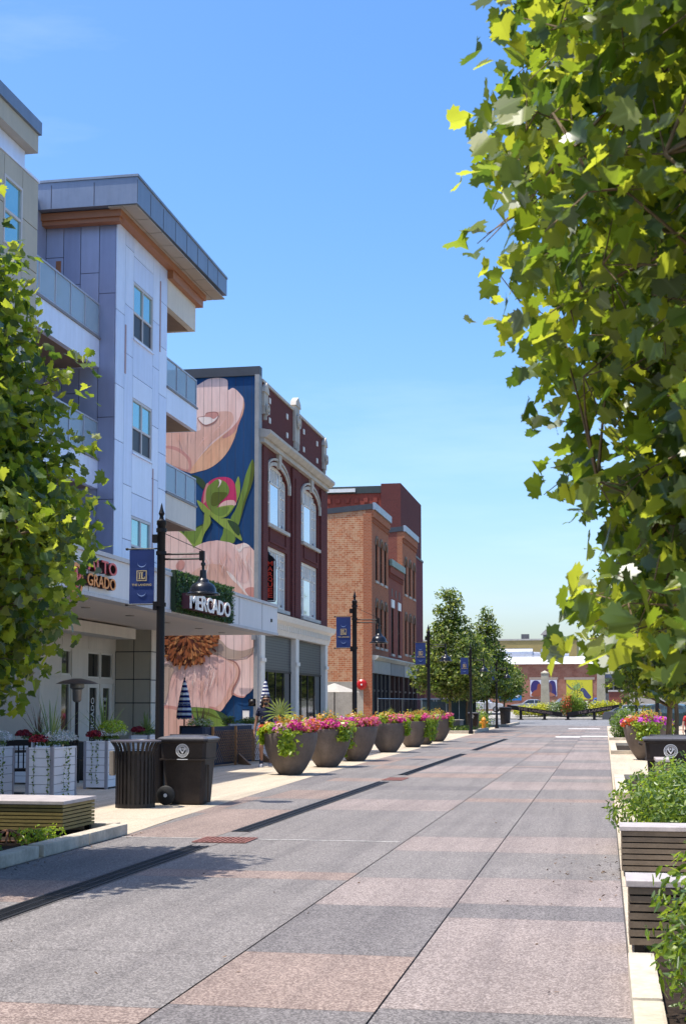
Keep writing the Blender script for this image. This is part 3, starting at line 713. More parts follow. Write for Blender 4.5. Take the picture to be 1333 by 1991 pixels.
for k, (a, b) in enumerate(((37.25, 38.25), (38.33, 39.3))):
    f = MB(); X = XG - .04; c, d = .05, 2.15; f.box(X - .06, a, c, X, a + .22, d).box(X - .06, b - .22, c, X, b, d).box(X - .06, a + .22, c, X, b - .22, c + .3).box(X - .06, a + .22, d - .12, X, b - .22, d)
    do = f.build('door', cream, TW); MB().box(X - .04, a + .2, c + .28, X - .03, b - .2, d - .1).build('pane', pane_dark, do)
    MB().tube([(X + .03, b - .11 if k == 0 else a + .11, .85), (X + .03, b - .11 if k == 0 else a + .11, 1.25)], .015).build('handle', steel, do)
    tx = MB()
    if k == 0: add_text(tx, 'MERCADO', (X - .025, b - .35, .55), '+xup', h=.24, w=1.2, depth=.006)
    else:
        for i, (s_, hh) in enumerate((('OPEN', .10), ('MON 11-9', .05), ('TUE 11-9', .05), ('WED 11-9', .05), ('THU 11-9', .05), ('FRI 11-10', .05))): add_text(tx, s_, (X - .025, a + .26, 1.65 - i * .16), '+x', h=hh, depth=.005)
    tx.build('lettering', white_paint, do)
# canopy
CXO, CY0, CY1, CZ0, CZ1 = -10.2, 24.0, 43.0, 3.80, 4.62
cn = MB(); cn.box(-14.2, CY0, CZ0 + .02, CXO, CY1, CZ1)
co_ = cn.build('canopy', canopy_m, TW)
cc = MB(); cc.box(-14.2, CY0 - .03, CZ1 + .002, CXO + .05, CY1 + .04, CZ1 + .09); cc.box(CXO - .35, CY0 - .02, CZ0 - .06, CXO + .03, CY1 + .03, CZ0 + .018)
cc.build('canopy_edge', M('canopy edge', (.50, .48, .49), .5, .1), co_)
cs_ = MB(); cs_.box(-14.2, CY0, CZ0 - .03, CXO - .36, CY1 - .05, CZ0 + .019); cs_.build('canopy_soffit', M('canopy soffit', (.66, .58, .52), .6, var=.03), co_)
dl = MB()
for y in (30, 33, 36, 39, 41.5): dl.lathe([(.09, 0), (.09, .012), (.11, .012), (.11, -.006)], (-11.6, y, CZ0 - .045), 16)
dl.build('downlight', M('downlight rim', (.30, .27, .24), .4), co_)
jn = MB()
for y in (26.5, 30, 34.1, 38.3, 41.0): jn.box(CXO + .0, y - .006, CZ0 + .03, CXO + .006, y + .006, CZ1 - .01)
jn.build('canopy_joints', panel_gap, co_)
MB().box(CXO + .002, 42.1, 4.12, CXO + .03, 42.22, 4.22).build('camera_bracket', black_metal, co_)

# sign: hedge panel with raised letters
def sy(u, v, x=CXO): return AX(u, v, x)
hA, hB = sy(331.5, 1150), sy(442.5, 1180); hz0, hz1 = 3.78, 4.78
HS = thing('restaurant_sign', 'leafy hedge panel sign with raised white MERCADO letters on canopy edge', 'sign', (CXO, hA.y, hz0))
MB().box(CXO + .01, hA.y, hz0, CXO + .12, hB.y, hz1).build('backing_box', M('hedge backing', (.02, .04, .015), .9), HS)
rng = np.random.default_rng(5); n = 5200
P = np.stack([rng.uniform(CXO + .12, CXO + .22, n), rng.uniform(hA.y, hB.y, n), rng.uniform(hz0, hz1, n)], 1)
N = rng.normal(size=(n, 3)) * .5 + np.array([.8, 0, .3]); cloud('hedge_leaves', P, N, .07, 'oval', [leafm('hedge leaf', (.02, .05, .012), (.05, .12, .02), .25), leafm('hedge leaf light', (.06, .13, .03), (.12, .25, .04), .3)], HS, rng)
lA, lB = sy(361, 1160, CXO + .3), sy(440, 1180, CXO + .3); mz0, mz1 = sy(361, 1183, CXO + .3).z, sy(361, 1152, CXO + .3).z
side = MB(); add_text(side, 'MERCADO', (CXO + .2, lA.y, mz0), '+x', w=lB.y - lA.y, h=mz1 - mz0, depth=.20, bold=.02); side.build('letter_sides', M('letter return maroon', (.09, .02, .03), .5), HS)
tx = MB(); add_text(tx, 'MERCADO', (CXO + .405, lA.y, mz0), '+x', w=lB.y - lA.y, h=mz1 - mz0, depth=.02, bold=.02); tx.build('letters', white_paint, HS)
# sign: ALTO GRADO with ring emblem
AS = thing('restaurant_sign', 'red and orange ALTO GRADO letter sign with round emblem on canopy', 'sign', (CXO, 26.0, 3.9))
red_l = M('letter red', (.62, .05, .05), .4); org_l = M('letter orange', (.75, .25, .03), .4); mar_l = M('letter side dark', (.03, .006, .006), .5)
for w_, u0, u1, z, mm in (('ALTO', 172, 228, 4.24, red_l), ('GRADO', 171, 226, 3.93, org_l)):
    a, b = sy(u0, 1110, CXO + .12), sy(u1, 1110, CXO + .12)
    s_ = MB(); add_text(s_, w_, (CXO + .01, a.y, z), '+x', w=b.y - a.y, h=.27 if w_ == 'ALTO' else .25, depth=.10, bold=.02); s_.build('letter_sides', mar_l, AS)
    s_ = MB(); add_text(s_, w_, (CXO + .112, a.y, z), '+x', w=b.y - a.y, h=.27 if w_ == 'ALTO' else .25, depth=.012, bold=.01); s_.build('letters', mm, AS)
e = sy(152, 1138, CXO + .1); ey, ez = e.y, 4.0
em = MB(); em.mat(1).lathe([(.34, .01), (.34, .08), (.26, .08), (.26, .01)], (CXO, ey, ez), 28, 'x', False)
em.mat(0).lathe([(.25, .0), (.25, .07)], (CXO, ey, ez), 28, 'x'); em.mat(2).prism([(ey - .2, ez + .05), (ey - .05, ez + .25), (ey + .02, ez + .02), (ey + .2, ez + .22), (ey + .1, ez - .1), (ey - .05, ez - .2)], 'x', CXO + .071, CXO + .1)
em.build('emblem', [mar_l, org_l, red_l], AS)

# ------------------------------------------------------------------ taupe apartment block, nearest
TB = thing('apartment_block', 'taupe panelled apartment block at left edge with dark roof coping', 'building', (-12.4, 28.8, 0))
XT = -12.4; wz = [(27.0, 27.95, 11.35, 12.85), (22.5, 23.6, 11.35, 12.85), (27.0, 27.95, 7.9, 9.4), (22.5, 23.6, 7.9, 9.4)]
f = MB()
for a, b, c, d in cells(5, 28.8, 4.62, 13.3, wz): f.box(-30, a, c, XT - .03, b, d) if False else f.box(XT - .4, a, c, XT - .03, b, d)
f.box(-30, 5, 0, XT - .4, 28.78, 13.3); f.build('wall', taupe, TB)
pp = MB()
for a, b in ((5, 10), (10, 15), (15, 19), (19, 22.5), (23.6, 25.6), (25.6, 27.0), (27.95, 28.8)): panels_x(pp, XT, [a, b], [[4.7, 6.1, 7.7, 9.5, 11.2, 12.2, 13.3]], gap=.02, t=.029)
for a, b in ((22.5, 23.6), (27.0, 27.95)): panels_x(pp, XT, [a, b], [[4.7, 7.9]], gap=.02, t=.029); panels_x(pp, XT, [a, b], [[9.4, 11.35]], gap=.02, t=.029); panels_x(pp, XT, [a, b], [[12.85, 13.3]], gap=.02, t=.029)
pp.build('cladding_panels', taupe, TB)
for a, b, c, d in wz: sash(TB, XT + .06, a, b, c, d, frame_m, M('cyan pane', (.30, .55, .58), .06, .7), cols=1, rows=2, fw=.06, inset=.05)
MB().box(-30, 5, 13.302, XT + .02, 28.84, 13.36).box(-29.8, 5, 13.362, XT - .25, 28.6, 13.98).build('lavender_recess', panel_c, TB)
MB().box(-30, 5, 13.99, XT - .02, 28.8, 14.42).build('frieze', taupe, TB)
MB().box(-30, 5, 14.425, XT + .04, 28.86, 14.72).build('coping', roof_metal, TB)
f = MB(); f.box(-18, 5, 0, XT - .03, 29.4, 4.6); f.build('ground_wall', M('ground taupe', (.36, .32, .27), .6, var=.05), TB)
# ------------------------------------------------------------------ corner building with painted side wall
MQ = thing('mural_building', 'three storey plum brick building with stone trim and giant peony mural on its side', 'building', (-13, 51.7, 0))
XM, MY0, MY1 = -13.0, 51.7, 64.65
def mural(name, col, streak=.12):
    s = NT(name); P = s.sep(s.tc.outputs['Object']); v = s.comb(s.math('MULTIPLY', P[0], 9.), s.math('MULTIPLY', P[2], .8), 0.)
    n = s.noise(1.0, 5, v, .7); c = s.ramp(n, [(.25, tuple(x * (1 - streak * 1.6) for x in col)), (.75, tuple(x * (1 + streak) for x in col))])
    v2 = s.comb(s.math('MULTIPLY', P[0], 1.3), s.math('MULTIPLY', P[2], .45), 2.); n3 = s.ramp(s.noise(1.1, 5, v2, .6), [(.3, (.90, .78, .74)), (.52, (1.0, .97, .96)), (.7, (1.08, 1.08, 1.08))]); c = s.mix(1.0, c, n3, 'MULTIPLY')
    fr = s.math('FRACT', s.math('MULTIPLY', P[0], 3.1)); gr = s.math('LESS_THAN', fr, .07)
    c = s.mix(s.math('MULTIPLY', gr, .45), c, (.05, .04, .05))
    s.bump(s.math('SUBTRACT', 1., gr), .4, .02)
    return s.fin(c, .75, 0, .25)
MC = {'blue': (.010, .065, .19), 'pale': (.86, .62, .56), 'mid': (.74, .45, .36), 'peach': (.80, .45, .28), 'rose': (.62, .30, .26), 'white': (.88, .76, .70), 'green': (.17, .27, .05), 'lime': (.27, .38, .07),
      'dkgreen': (.035, .075, .03), 'magenta': (.58, .04, .15), 'taupe': (.48, .36, .29), 'brown': (.30, .09, .03), 'dkbrown': (.12, .035, .02), 'amber': (.48, .20, .07), 'pink': (.80, .53, .48), 'olive': (.10, .14, .02), 'line': (.40, .18, .15)}
MK = list(MC); mmats = [mural('mural ' + k, MC[k]) for k in MK]
wb = MB(); wb.box(-30, MY0, 0, XM - .14, MY0 + .3, 14.32)
wb.build('side_wall', mmats[0], MQ)
mu = MB(); lay = [0]
def poly3(key, pts, z5=False):
    lay[0] += 1; y = MY0 - .0013 * lay[0]; out = []
    for a, b in pts:
        u, v = (300 + a / 3.3333, 1050 + b / 3.3333) if z5 else (300 + a / 3.4316, 680 + b / 3.4316)
        p = AY(u, v, MY0); out.append((min(p.x, XM - .16), y, p.z))
    mu.mat(MK.index(key)).add(out, [tuple(range(len(out)))])
def smooth(pts, n=4):   # closed Catmull-Rom so that painted edges run round
    out = []; L = len(pts)
    for i in range(L):
        p0, p1, p2, p3 = (np.array(pts[(i + k - 1) % L], float) for k in range(4))
        for t in np.linspace(0, 1, n, endpoint=False):
            out.append(tuple(.5 * ((2 * p1) + (-p0 + p2) * t + (2 * p0 - 5 * p1 + 4 * p2 - p3) * t * t + (-p0 + 3 * p1 - 3 * p2 + p3) * t ** 3)))
    return out
S = smooth
poly3('pale', S([(200,260),(272,245),(340,205),(375,192),(430,187),(480,197),(492,225),(492,268),(522,255),(550,270),(578,300),(597,330),(600,380),(590,430),(560,505),(545,560),(520,625),(490,680),(440,740),(370,790),(290,812),(235,822),(170,795),(92,760),(-60,700),(-120,500),(-60,330)]))
poly3('mid', S([(295,470),(340,440),(420,415),(500,412),(527,440),(525,490),(480,540),(380,620),(300,715),(240,800),(246,740),(200,680),(92,645),(60,560),(200,545),(300,540),(310,505)]))
poly3('peach', S([(597,335),(588,400),(565,470),(520,520),(470,560),(380,635),(300,720),(236,820),(300,812),(370,790),(440,740),(490,680),(520,625),(545,560),(560,505),(590,430),(601,380)]))
poly3('rose', S([(590,390),(560,470),(500,540),(455,580),(470,590),(530,555),(570,480)]))
poly3('rose', S([(0,640),(92,640),(150,650),(210,690),(246,740),(236,815),(150,790),(92,760),(0,730)]))
poly3('mid', S([(60,665),(130,668),(190,700),(225,745),(225,800),(150,780),(60,750)]))
poly3('line', S([(288,455),(338,440),(350,420),(412,414),(430,440),(404,485),(352,508),(318,496)]))
poly3('white', S([(294,455),(340,446),(352,428),(380,422),(424,440),(400,478),(350,500),(320,490)]))
poly3('rose', S([(340,446),(360,424),(410,420),(424,440),(396,462),(372,450)]))
poly3('dkgreen', S([(250,840),(300,850),(342,890),(332,930),(300,905)]))
poly3('dkgreen', S([(180,1205),(250,1195),(330,1160),(390,1150),(300,1270),(262,1312),(215,1270)]))
poly3('green', S([(200,1215),(265,1200),(320,1175),(300,1240),(270,1305),(230,1280)]))
poly3('green', S([(655,732),(668,800),(655,890),(612,1010),(570,1150),(550,1180),(510,1130),(545,1060),(580,950),(612,830)]))
poly3('olive', S([(655,732),(668,800),(655,890),(612,1010),(570,1150),(590,1040),(630,900)]))
poly3('lime', S([(562,845),(573,900),(570,965),(540,1040),(500,1100),(470,1110),(520,990),(540,900)]))
poly3('magenta', S([(440,850),(500,855),(535,890),(548,960),(545,1030),(500,1045),(430,1050),(370,1070),(320,1030),(325,960),(350,900),(390,865)]))
poly3('pink', S([(470,1010),(530,1005),(545,1035),(500,1048),(430,1048)])); poly3('rose', S([(345,905),(365,895),(350,960),(345,1010),(328,1020)]))
poly3('green', S([(385,890),(420,865),(455,872),(482,890),(500,930),(490,970),(440,1020),(420,1050),(380,1068),(355,1040),(345,980),(355,920)]))
poly3('olive', S([(390,960),(440,950),(488,960),(440,1020),(405,1045),(380,1030)]))
poly3('white', S([(428,866),(450,875),(440,905),(425,920),(436,890)]))
poly3('lime', S([(285,1005),(330,1030),(378,1072),(430,1050),(530,1038),(500,1090),(460,1122),(400,1115),(360,1100),(320,1075)]))
poly3('green', S([(378,1072),(430,1056),(500,1048),(480,1095),(430,1110)]))
poly3('lime', S([(338,1088),(372,1110),(377,1160),(335,1230),(310,1305),(268,1310),(300,1240),(330,1160)]))
poly3('lime', S([(375,1105),(450,1125),(510,1132),(552,1178),(572,1222),(586,1275),(540,1245),(480,1200),(420,1150)]))
poly3('green', S([(470,1190),(540,1242),(526,1292),(440,1290),(458,1230)])); poly3('dkgreen', S([(490,1138),(550,1158),(572,1200),(566,1240),(530,1210)]))
poly3('lime', S([(-20,1210),(92,1190),(150,1195),(195,1225),(245,1285),(270,1320),(0,1400)])); poly3('pale', S([(-60,1220),(92,1204),(145,1205),(190,1230),(240,1285),(262,1330),(240,1420),(0,1480)]))
# lower bloom
poly3('pale', [(-200,1330),(240,1345),(280,1310),(330,1288),(420,1272),(500,1285),(545,1303),(575,1295),(600,1288),(640,1312),(672,1345),(692,1375),(692,1900),(-200,1900)])
poly3('pale', [(-200,300),(655,300),(655,940),(640,965),(620,988),(580,1015),(540,1010),(508,1005),(490,1030),(470,1060),(430,1112),(400,1108),(370,1100),(340,1090),(235,1085),(250,1130),(310,1200),(250,1260),(-200,1300)], True)
poly3('pink', S([(150,1430),(180,1390),(240,1360),(330,1290),(420,1276),(500,1290),(540,1330),(600,1420),(640,1500),(600,1560),(500,1500),(420,1430),(350,1440),(300,1520),(200,1490)]))
poly3('white', S([(545,1300),(560,1330),(572,1325),(600,1290),(640,1312),(600,1320),(580,1345),(560,1345)]))
poly3('mid', S([(330,165),(390,155),(455,172),(480,205),(500,240),(545,290),(585,345),(600,370),(400,420),(200,300),(250,210)]), True)
poly3('white', S([(470,200),(500,218),(540,262),(580,315),(618,372),(590,345),(545,292),(500,250)]), True)
poly3('rose', S([(590,320),(630,305),(668,322),(668,380),(640,378),(605,352)]), True); poly3('rose', S([(145,160),(175,130),(200,150),(185,190),(150,190)]), True)
poly3('taupe', S([(340,618),(400,630),(445,662),(485,702),(560,718),(620,706),(655,690),(655,722),(600,752),(540,772),(480,772),(420,745),(340,745)]), True)
poly3('mid', S([(330,745),(420,752),(480,778),(530,792),(556,840),(546,900),(512,965),(508,1005),(470,1060),(430,1110),(370,1100),(340,1000),(380,880)]), True)
poly3('pink', S([(100,900),(140,860),(330,745),(420,760),(500,800),(530,840),(520,900),(480,970),(430,1060),(360,1090),(235,1083),(110,1110)]), True)
poly3('line', S([(480,776),(530,790),(557,838),(548,902),(514,970),(508,1004),(502,1000),(508,960),(540,898),(549,840),(526,796)]), True)
poly3('rose', S([(505,985),(540,1005),(580,1012),(600,1000),(580,1022),(530,1012)]), True); poly3('rose', S([(358,1078),(400,1088),(430,1112),(400,1108),(365,1098)]), True)
poly3('taupe', S([(60,820),(130,830),(110,900),(90,1000),(60,1060)]), True)
poly3('rose', S([(40,1080),(235,1110),(290,1190),(300,1240),(200,1300),(40,1280)]), True); poly3('mid', S([(40,1100),(200,1120),(270,1200),(200,1280),(40,1260)]), True)
poly3('dkgreen', S([(235,1085),(340,1090),(430,1112),(480,1145),(530,1195),(470,1215),(330,1218),(280,1190),(250,1130)]), True)
poly3('green', S([(237,1088),(330,1088),(390,1100),(430,1150),(460,1212),(330,1215),(282,1188),(255,1130)]), True); poly3('olive', S([(240,1110),(340,1112),(420,1150),(440,1165),(330,1130)]), True)
rg = random.Random(11)
def vein(x0, y0, x1, y1, w, key, z5=False, bend=0.):
    dx, dy = x1 - x0, y1 - y0; L = math.hypot(dx, dy); nx, ny = -dy / L, dx / L; mx, my = (x0 + x1) / 2 + nx * bend, (y0 + y1) / 2 + ny * bend
    lay[0] -= .85; poly3(key, [(x0, y0), (mx + nx * w, my + ny * w), (x1, y1), (mx - nx * w, my - ny * w)], z5)
for k in range(40):   # petal veins of the upper bloom, fanning from its base
    a = rg.uniform(-2.55, -.75); r1 = rg.uniform(120, 330); r2 = r1 + rg.uniform(60, 200)
    x0, y0, x1, y1 = 210 + r1 * math.cos(a), 760 + r1 * math.sin(a), 210 + r2 * math.cos(a), 760 + r2 * math.sin(a)
    if 100 < x1 < 520 and y1 > 215 and not (285 < x1 < 440 and 410 < y1 < 510) and not (285 < x0 < 440 and 410 < y0 < 510): vein(x0, y0, x1, y1, rg.uniform(1.2, 3.2), rg.choice(['mid', 'pink', 'mid']), bend=rg.uniform(-12, 12))
for k in range(28):   # lower bloom, seen above the canopy
    x0, y0 = rg.uniform(300, 660), rg.uniform(1330, 1420); vein(x0, y0, x0 + rg.uniform(-30, 60), y0 + rg.uniform(60, 170), rg.uniform(1.5, 3.5), rg.choice(['mid', 'pink', 'white', 'mid']), bend=rg.uniform(-14, 14))
for k in range(36):   # lower bloom, below the canopy
    x0, y0 = rg.uniform(120, 500), rg.uniform(780, 900); vein(x0, y0, x0 + rg.uniform(-50, 30), y0 + rg.uniform(60, 190), rg.uniform(1.5, 3.5), rg.choice(['mid', 'pink', 'white', 'pink']), True, bend=rg.uniform(-12, 12))
poly3('dkbrown', smooth([(60, 600), (80, 740), (130, 800), (200, 815), (280, 800), (340, 730), (375, 650), (350, 560), (200, 520)]), True)
for k in range(360):
    th = rg.uniform(-.3, math.pi + .3); r0 = 175 * rg.random() ** .55; L = rg.uniform(30, 58); cxx, cyy = 215 + math.cos(th) * r0, 620 + math.sin(th) * r0 * 1.0
    a = th + rg.uniform(-.7, .7); wd = rg.uniform(5, 9); dx, dy = math.cos(a), math.sin(a)
    pts = [(cxx, cyy), (cxx + dx * L * .4 - dy * wd, cyy + dy * L * .4 + dx * wd), (cxx + dx * L * .85 - dy * wd * .9, cyy + dy * L * .85 + dx * wd * .9), (cxx + dx * L, cyy + dy * L), (cxx + dx * L * .85 + dy * wd, cyy + dy * L * .85 - dx * wd), (cxx + dx * L * .4 + dy * wd, cyy + dy * L * .4 - dx * wd)]
    lay[0] -= .85; poly3(rg.choice(['brown', 'amber', 'dkbrown', 'brown', 'amber', 'brown']), pts, True)
mu.build('mural', mmats, MQ)
cb = MB(); cb.box(-30, MY0 - .06, 14.32, XM + .02, MY0 + .3, 14.68); cb.build('wall_coping', coping_m, MQ)
cb = MB(); cb.box(XM - .14, MY0 - .2, 0, XM + .02, MY0 + .3, 14.32); cb.build('corner_trim', M('grey corner trim', (.30, .30, .30), .6), MQ)
cb = MB(); cb.box(-30, MY0 + .3, 0, XM - .8, MY1, 13.6); cb.build('body', brick_dark, MQ)
# street wall
up = [(52.95, 56.55, 8.72, 11.2, .62), (59.32, 62.95, 8.72, 11.2, .62)]; lo = [(52.95, 56.55, 5.42, 7.85), (59.32, 62.95, 5.42, 7.85)]
facade(XM, MY0 + .3, MY1, 5.0, 14.15, up + lo, brick_dark, MQ, .3, arch=(0, 1))
pi = MB()
for a, b in ((52.0, 52.75), (57.15, 58.7), (63.2, 64.65)): pi.box(XM, a, 5.05, XM + .10, b, 11.6)
pi.box(XM, 57.55, 5.3, XM + .15, 58.3, 11.2)
for a in (53.3, 59.7):
    for (p, q, r, s_) in ((0, 0, 2.9, .07), (0, .63, 2.9, .70), (0, .07, .07, .63), (2.83, .07, 2.9, .63)): pi.box(XM, a + p, 8.0 + q, XM + .05, a + r, 8.0 + s_)
pi.each('brick_pilaster', brick_dark, MQ)
st = MB()
st.box(XM, MY0 + .05, 11.72, XM + .18, MY1, 11.9); st.prism([(XM, 11.9), (XM + .28, 11.9), (XM + .45, 12.05), (XM + .45, 12.17), (XM, 12.25)], 'y', MY0, MY1 + .1)
st.box(XM - .32, MY0 + .3, 14.152, XM + .06, MY1, 14.26)
st.build('stone_cornice', stone, MQ)
for (a, b, c, d) in [h[:4] for h in up + lo]:
    s_ = MB(); s_.box(XM - .1, a - .08, c - .14, XM + .12, b + .08, c - .001); s_.build('stone_sill', stone, MQ)
for (a, b) in ((52.95, 56.55), (59.32, 62.95)):
    cy = (a + b) / 2; s_ = MB(); hw = (b - a) / 2 + .05; n = 12
    for k in range(n):
        t0, t1 = math.pi * k / n, math.pi * (k + 1) / n
        P_ = lambda t, e: (cy - (hw + e) * math.cos(t), 10.6 + (.62 + e * .9) * math.sin(t))
        s_.prism([P_(t0, 0), P_(t1, 0), P_(t1, .16), P_(t0, .16)], 'x', XM, XM + .05)
        s_.prism([P_(t0, .24), P_(t1, .24), P_(t1, .34), P_(t0, .34)], 'x', XM, XM + .08)
    s_.prism([(cy - .16, 11.15), (cy + .16, 11.15), (cy + .26, 11.72), (cy - .26, 11.72)], 'x', XM + .001, XM + .13)
    for q in (a - .2, b + .2): s_.box(XM, q - .12, 10.35, XM + .10, q + .09, 10.75)
    s_.build('arch_trim', stone, MQ)
def ornament(y, zt, zb, w_):
    s_ = MB(); s_.box(XM, y - w_ / 2, zb + .5, XM + .11, y + w_ / 2, zt - .3)
    s_.prism([(y - w_ / 2 - .08, zt - .3), (y + w_ / 2 + .08, zt - .3), (y + w_ / 2, zt - .12), (y, zt + .12), (y - w_ / 2, zt - .12)], 'x', XM - .1, XM + .15)
    for q in (-.32, 0, .32): s_.box(XM, y + q * w_ - .07, zb + (.0 if q == 0 else .2), XM + .12, y + q * w_ + .07, zb + .5)
    s_.lathe([(w_ * .36, .16), (w_ * .36, .22), (w_ * .28, .22), (w_ * .28, .16)], (XM, y, zt - .95), 20, 'x', False)
    s_.lathe([(w_ * .2, .16), (w_ * .1, .24)], (XM, y, zt - .95), 14, 'x')
    s_.build('stone_ornament', stone, MQ)
ornament(52.35, 14.05, 12.7, .6); ornament(58.0, 14.7, 12.35, .9); ornament(64.1, 14.1, 12.5, .65)
sq = MB()
for y in (53.3, 56.4, 59.7, 62.6):
    for z in (12.75, 13.55): sq.box(XM, y - .12, z, XM + .04, y + .12, z + .22)
sq.each('stone_inset', cream, MQ)
sky_pane = glass('sky reflecting pane', (.60, .68, .78), .05, .6)
for (a, b, c, d) in up + [] if False else [h[:4] for h in up]:
    bars = [(.0, .70, 1, .725)] + [(x_, .72, x_ + .02, 1) for x_ in (.36, .44, .52, .6)] + [(x_, .1, x_ + .02, .97) for x_ in (.12, .84)] + [(.03, z_, .24, z_ + .02) for z_ in (.36, .55, .84)] + [(.76, z_, .97, z_ + .02) for z_ in (.36, .55, .84)]
    sash(MQ, XM - .05, a, b, c, d, cream, sky_pane, fw=.13, inset=.05, bars=bars + [(.24, .0, .285, 1), (.715, .0, .76, 1)])
for (a, b, c, d) in lo:
    bars = [(.0, .70, 1, .735)] + [(x_, .73, x_ + .02, 1) for x_ in (.36, .44, .52, .6)] + [(x_, .1, x_ + .02, .97) for x_ in (.12, .84)] + [(.03, z_, .24, z_ + .02) for z_ in (.36, .55, .84)] + [(.76, z_, .97, z_ + .02) for z_ in (.36, .55, .84)]
    sash(MQ, XM - .05, a, b, c, d, cream, sky_pane, fw=.13, inset=.05, bars=bars + [(.24, .0, .285, 1), (.715, .0, .76, 1)])
# shopfront
sc_ = MB(); sc_.prism([(XM - .3, 4.35), (XM + .12, 4.35), (XM + .2, 4.55), (XM + .2, 4.75), (XM + .42, 4.9), (XM + .5, 5.12), (XM + .1, 5.2), (XM - .3, 5.2)], 'y', MY0 + .05, MY1 + .25)
y = MY0 + .1
while y < MY1: sc_.box(XM + .2, y, 4.56, XM + .28, y + .12, 4.85); y += .35
sc_.build('shopfront_cornice', cream, MQ)
for a, b in ((51.72, 52.35), (57.85, 58.45), (64.2, 64.75)):
    c_ = MB(); c_.box(XM - .28, a, 0, XM + .10, b, 4.349).box(XM + .1, a - .05, 0, XM + .14, b + .05, .35).box(XM + .1, a - .04, 3.2, XM + .15, b + .04, 3.35); c_.build('column', cream, MQ)
scr_m = NT('louvre screen'); P_ = scr_m.sep(scr_m.wall()); fz = scr_m.math('FRACT', scr_m.math('MULTIPLY', P_[1], 9.)); fy = scr_m.math('FRACT', scr_m.math('MULTIPLY', P_[0], 3.))
cc_ = scr_m.mix(scr_m.math('MAXIMUM', scr_m.math('LESS_THAN', fz, .25), scr_m.math('LESS_THAN', fy, .08)), (.075, .075, .07), (.018, .018, .018)); scr_m = scr_m.fin(cc_, .5)
for a, b in ((52.36, 57.84), (58.46, 64.19)):
    s_ = MB(); s_.box(XM - .2, a, 2.95, XM - .12, b, 4.34); s_.build('louvre_screen', scr_m, MQ)
    s_ = MB(); s_.box(XM - .22, a, 2.85, XM - .1, b, 2.949); n = 4
    for k in range(n + 1): y = a + .04 + (b - a - .08) * k / n; s_.box(XM - .2, y - .04, 0, XM - .12, y + .04, 2.849)
    s_.box(XM - .19, a, 0, XM - .13, b, .18); f_ = s_.build('shopfront_frame', black_metal, MQ)
    p = MB(); p.box(XM - .17, a + .02, .18, XM - .15, b - .02, 2.85); p.build('pane', pane_dark, f_)
    for k in (1, 3):
        y = a + (b - a) * k / n; MB().tube([(XM - .09, y + .12, .9), (XM - .09, y + .12, 1.3)], .02).build('door_handle', steel, f_)
# hanging sign with vertical letters
SG = thing('hanging_sign', 'tall black projecting sign with red vertical MARQUEE letters and white border', 'sign', (XM, 53.2, 5.3))
a_, b_ = AY(515.5, 1100, 53.0), AY(534, 1100, 53.0); zt, zb = AY(515, 1072, 53.0).z, AY(515, 1170, 53.0).z
MB().prism([(a_.x + .05, zb), (b_.x - .05, zb), (b_.x, zb + .08), (b_.x, zt - .35), (b_.x - .12, zt - .2), (a_.x + .15, zt - .12), (a_.x + .12, zt), (a_.x, zt - .02), (a_.x, zb + .05)], 'y', 53.05, 53.25).build('sign_box', black_metal, SG)
bd = MB(); x0_, x1_ = a_.x + .0, b_.x - .0
for p in ((x0_, zb + .02, x0_ + .035, zt - .28), (x1_ - .035, zb + .02, x1_, zt - .38), (x0_ + .035, zb + .02, x1_ - .035, zb + .05)): bd.box(p[0], 53.02, p[1], p[2], 53.049, p[3])
bd.build('border', white_paint, SG)
tx = MB(); lh = (zt - .42 - zb - .1) / 7
for i, ch in enumerate('MARQUEE'): add_text(tx, ch, ((a_.x + b_.x) / 2 - .105, 53.045, zt - .38 - (i + 1) * lh + .02), '-y', w=.21, h=lh * .84, depth=.03, bold=.02)
tx.build('letters', M('sign red', (.75, .06, .03), .4), SG)
br = MB()
for z in (zb + .45, zt - .5): br.tube([(XM, 53.15, z), (a_.x - .005 if a_.x > XM else b_.x, 53.15, z)], .03); br.box(XM, 53.05, z - .08, XM + .03, 53.25, z + .08)
br.each('bracket', black_metal, SG)
# boxes on the mural wall
t = thing('menu_box', 'small black menu box with white sheet on blue mural base', 'menu board', (-13.5, MY0, 1))
p, q = AY(472.5, 1379, 51.5), AY(484.5, 1403, 51.5); MB().box(p.x, 51.44, q.z + .45, q.x, 51.52, p.z).build('case', black_metal, t); MB().box(p.x, 51.45, q.z, q.x, 51.52, q.z + .42).build('sheet', white_paint, t)
t = thing('wall_light', 'small dark round light fixture on the blue wall by the white column', 'lamp', (-13.4, MY0, 1.5))
p = AY(490, 1366, 51.5); MB().lathe([(.1, 0), (.12, -.05), (.06, -.1)], (p.x, 51.52, p.z), 14, 'y').build('housing', black_metal, t); MB().box(p.x - .14, 51.5, p.z - .14, p.x + .14, 51.54, p.z + .14).build('back_plate', black_metal, t)
t = thing('conduit', 'grey electrical conduit curving across the mural under the canopy', 'conduit', (-13.5, MY0, 3))
pts = [AY(300 + a / 3.3333, 1050 + b / 3.3333, 51.47) for a, b in ((645, 630), (645, 690), (630, 740), (600, 768), (550, 775), (480, 772))]
MB().tube(pts, .02, 6).build('pipe', M('bronze pipe', (.16, .10, .08), .6), t); p = pts[0]; MB().box(p.x - .08, 51.40, p.z - .1, p.x + .08, 51.5, p.z + .15).build('junction_box', M('grey box', (.25, .25, .26), .5), t)

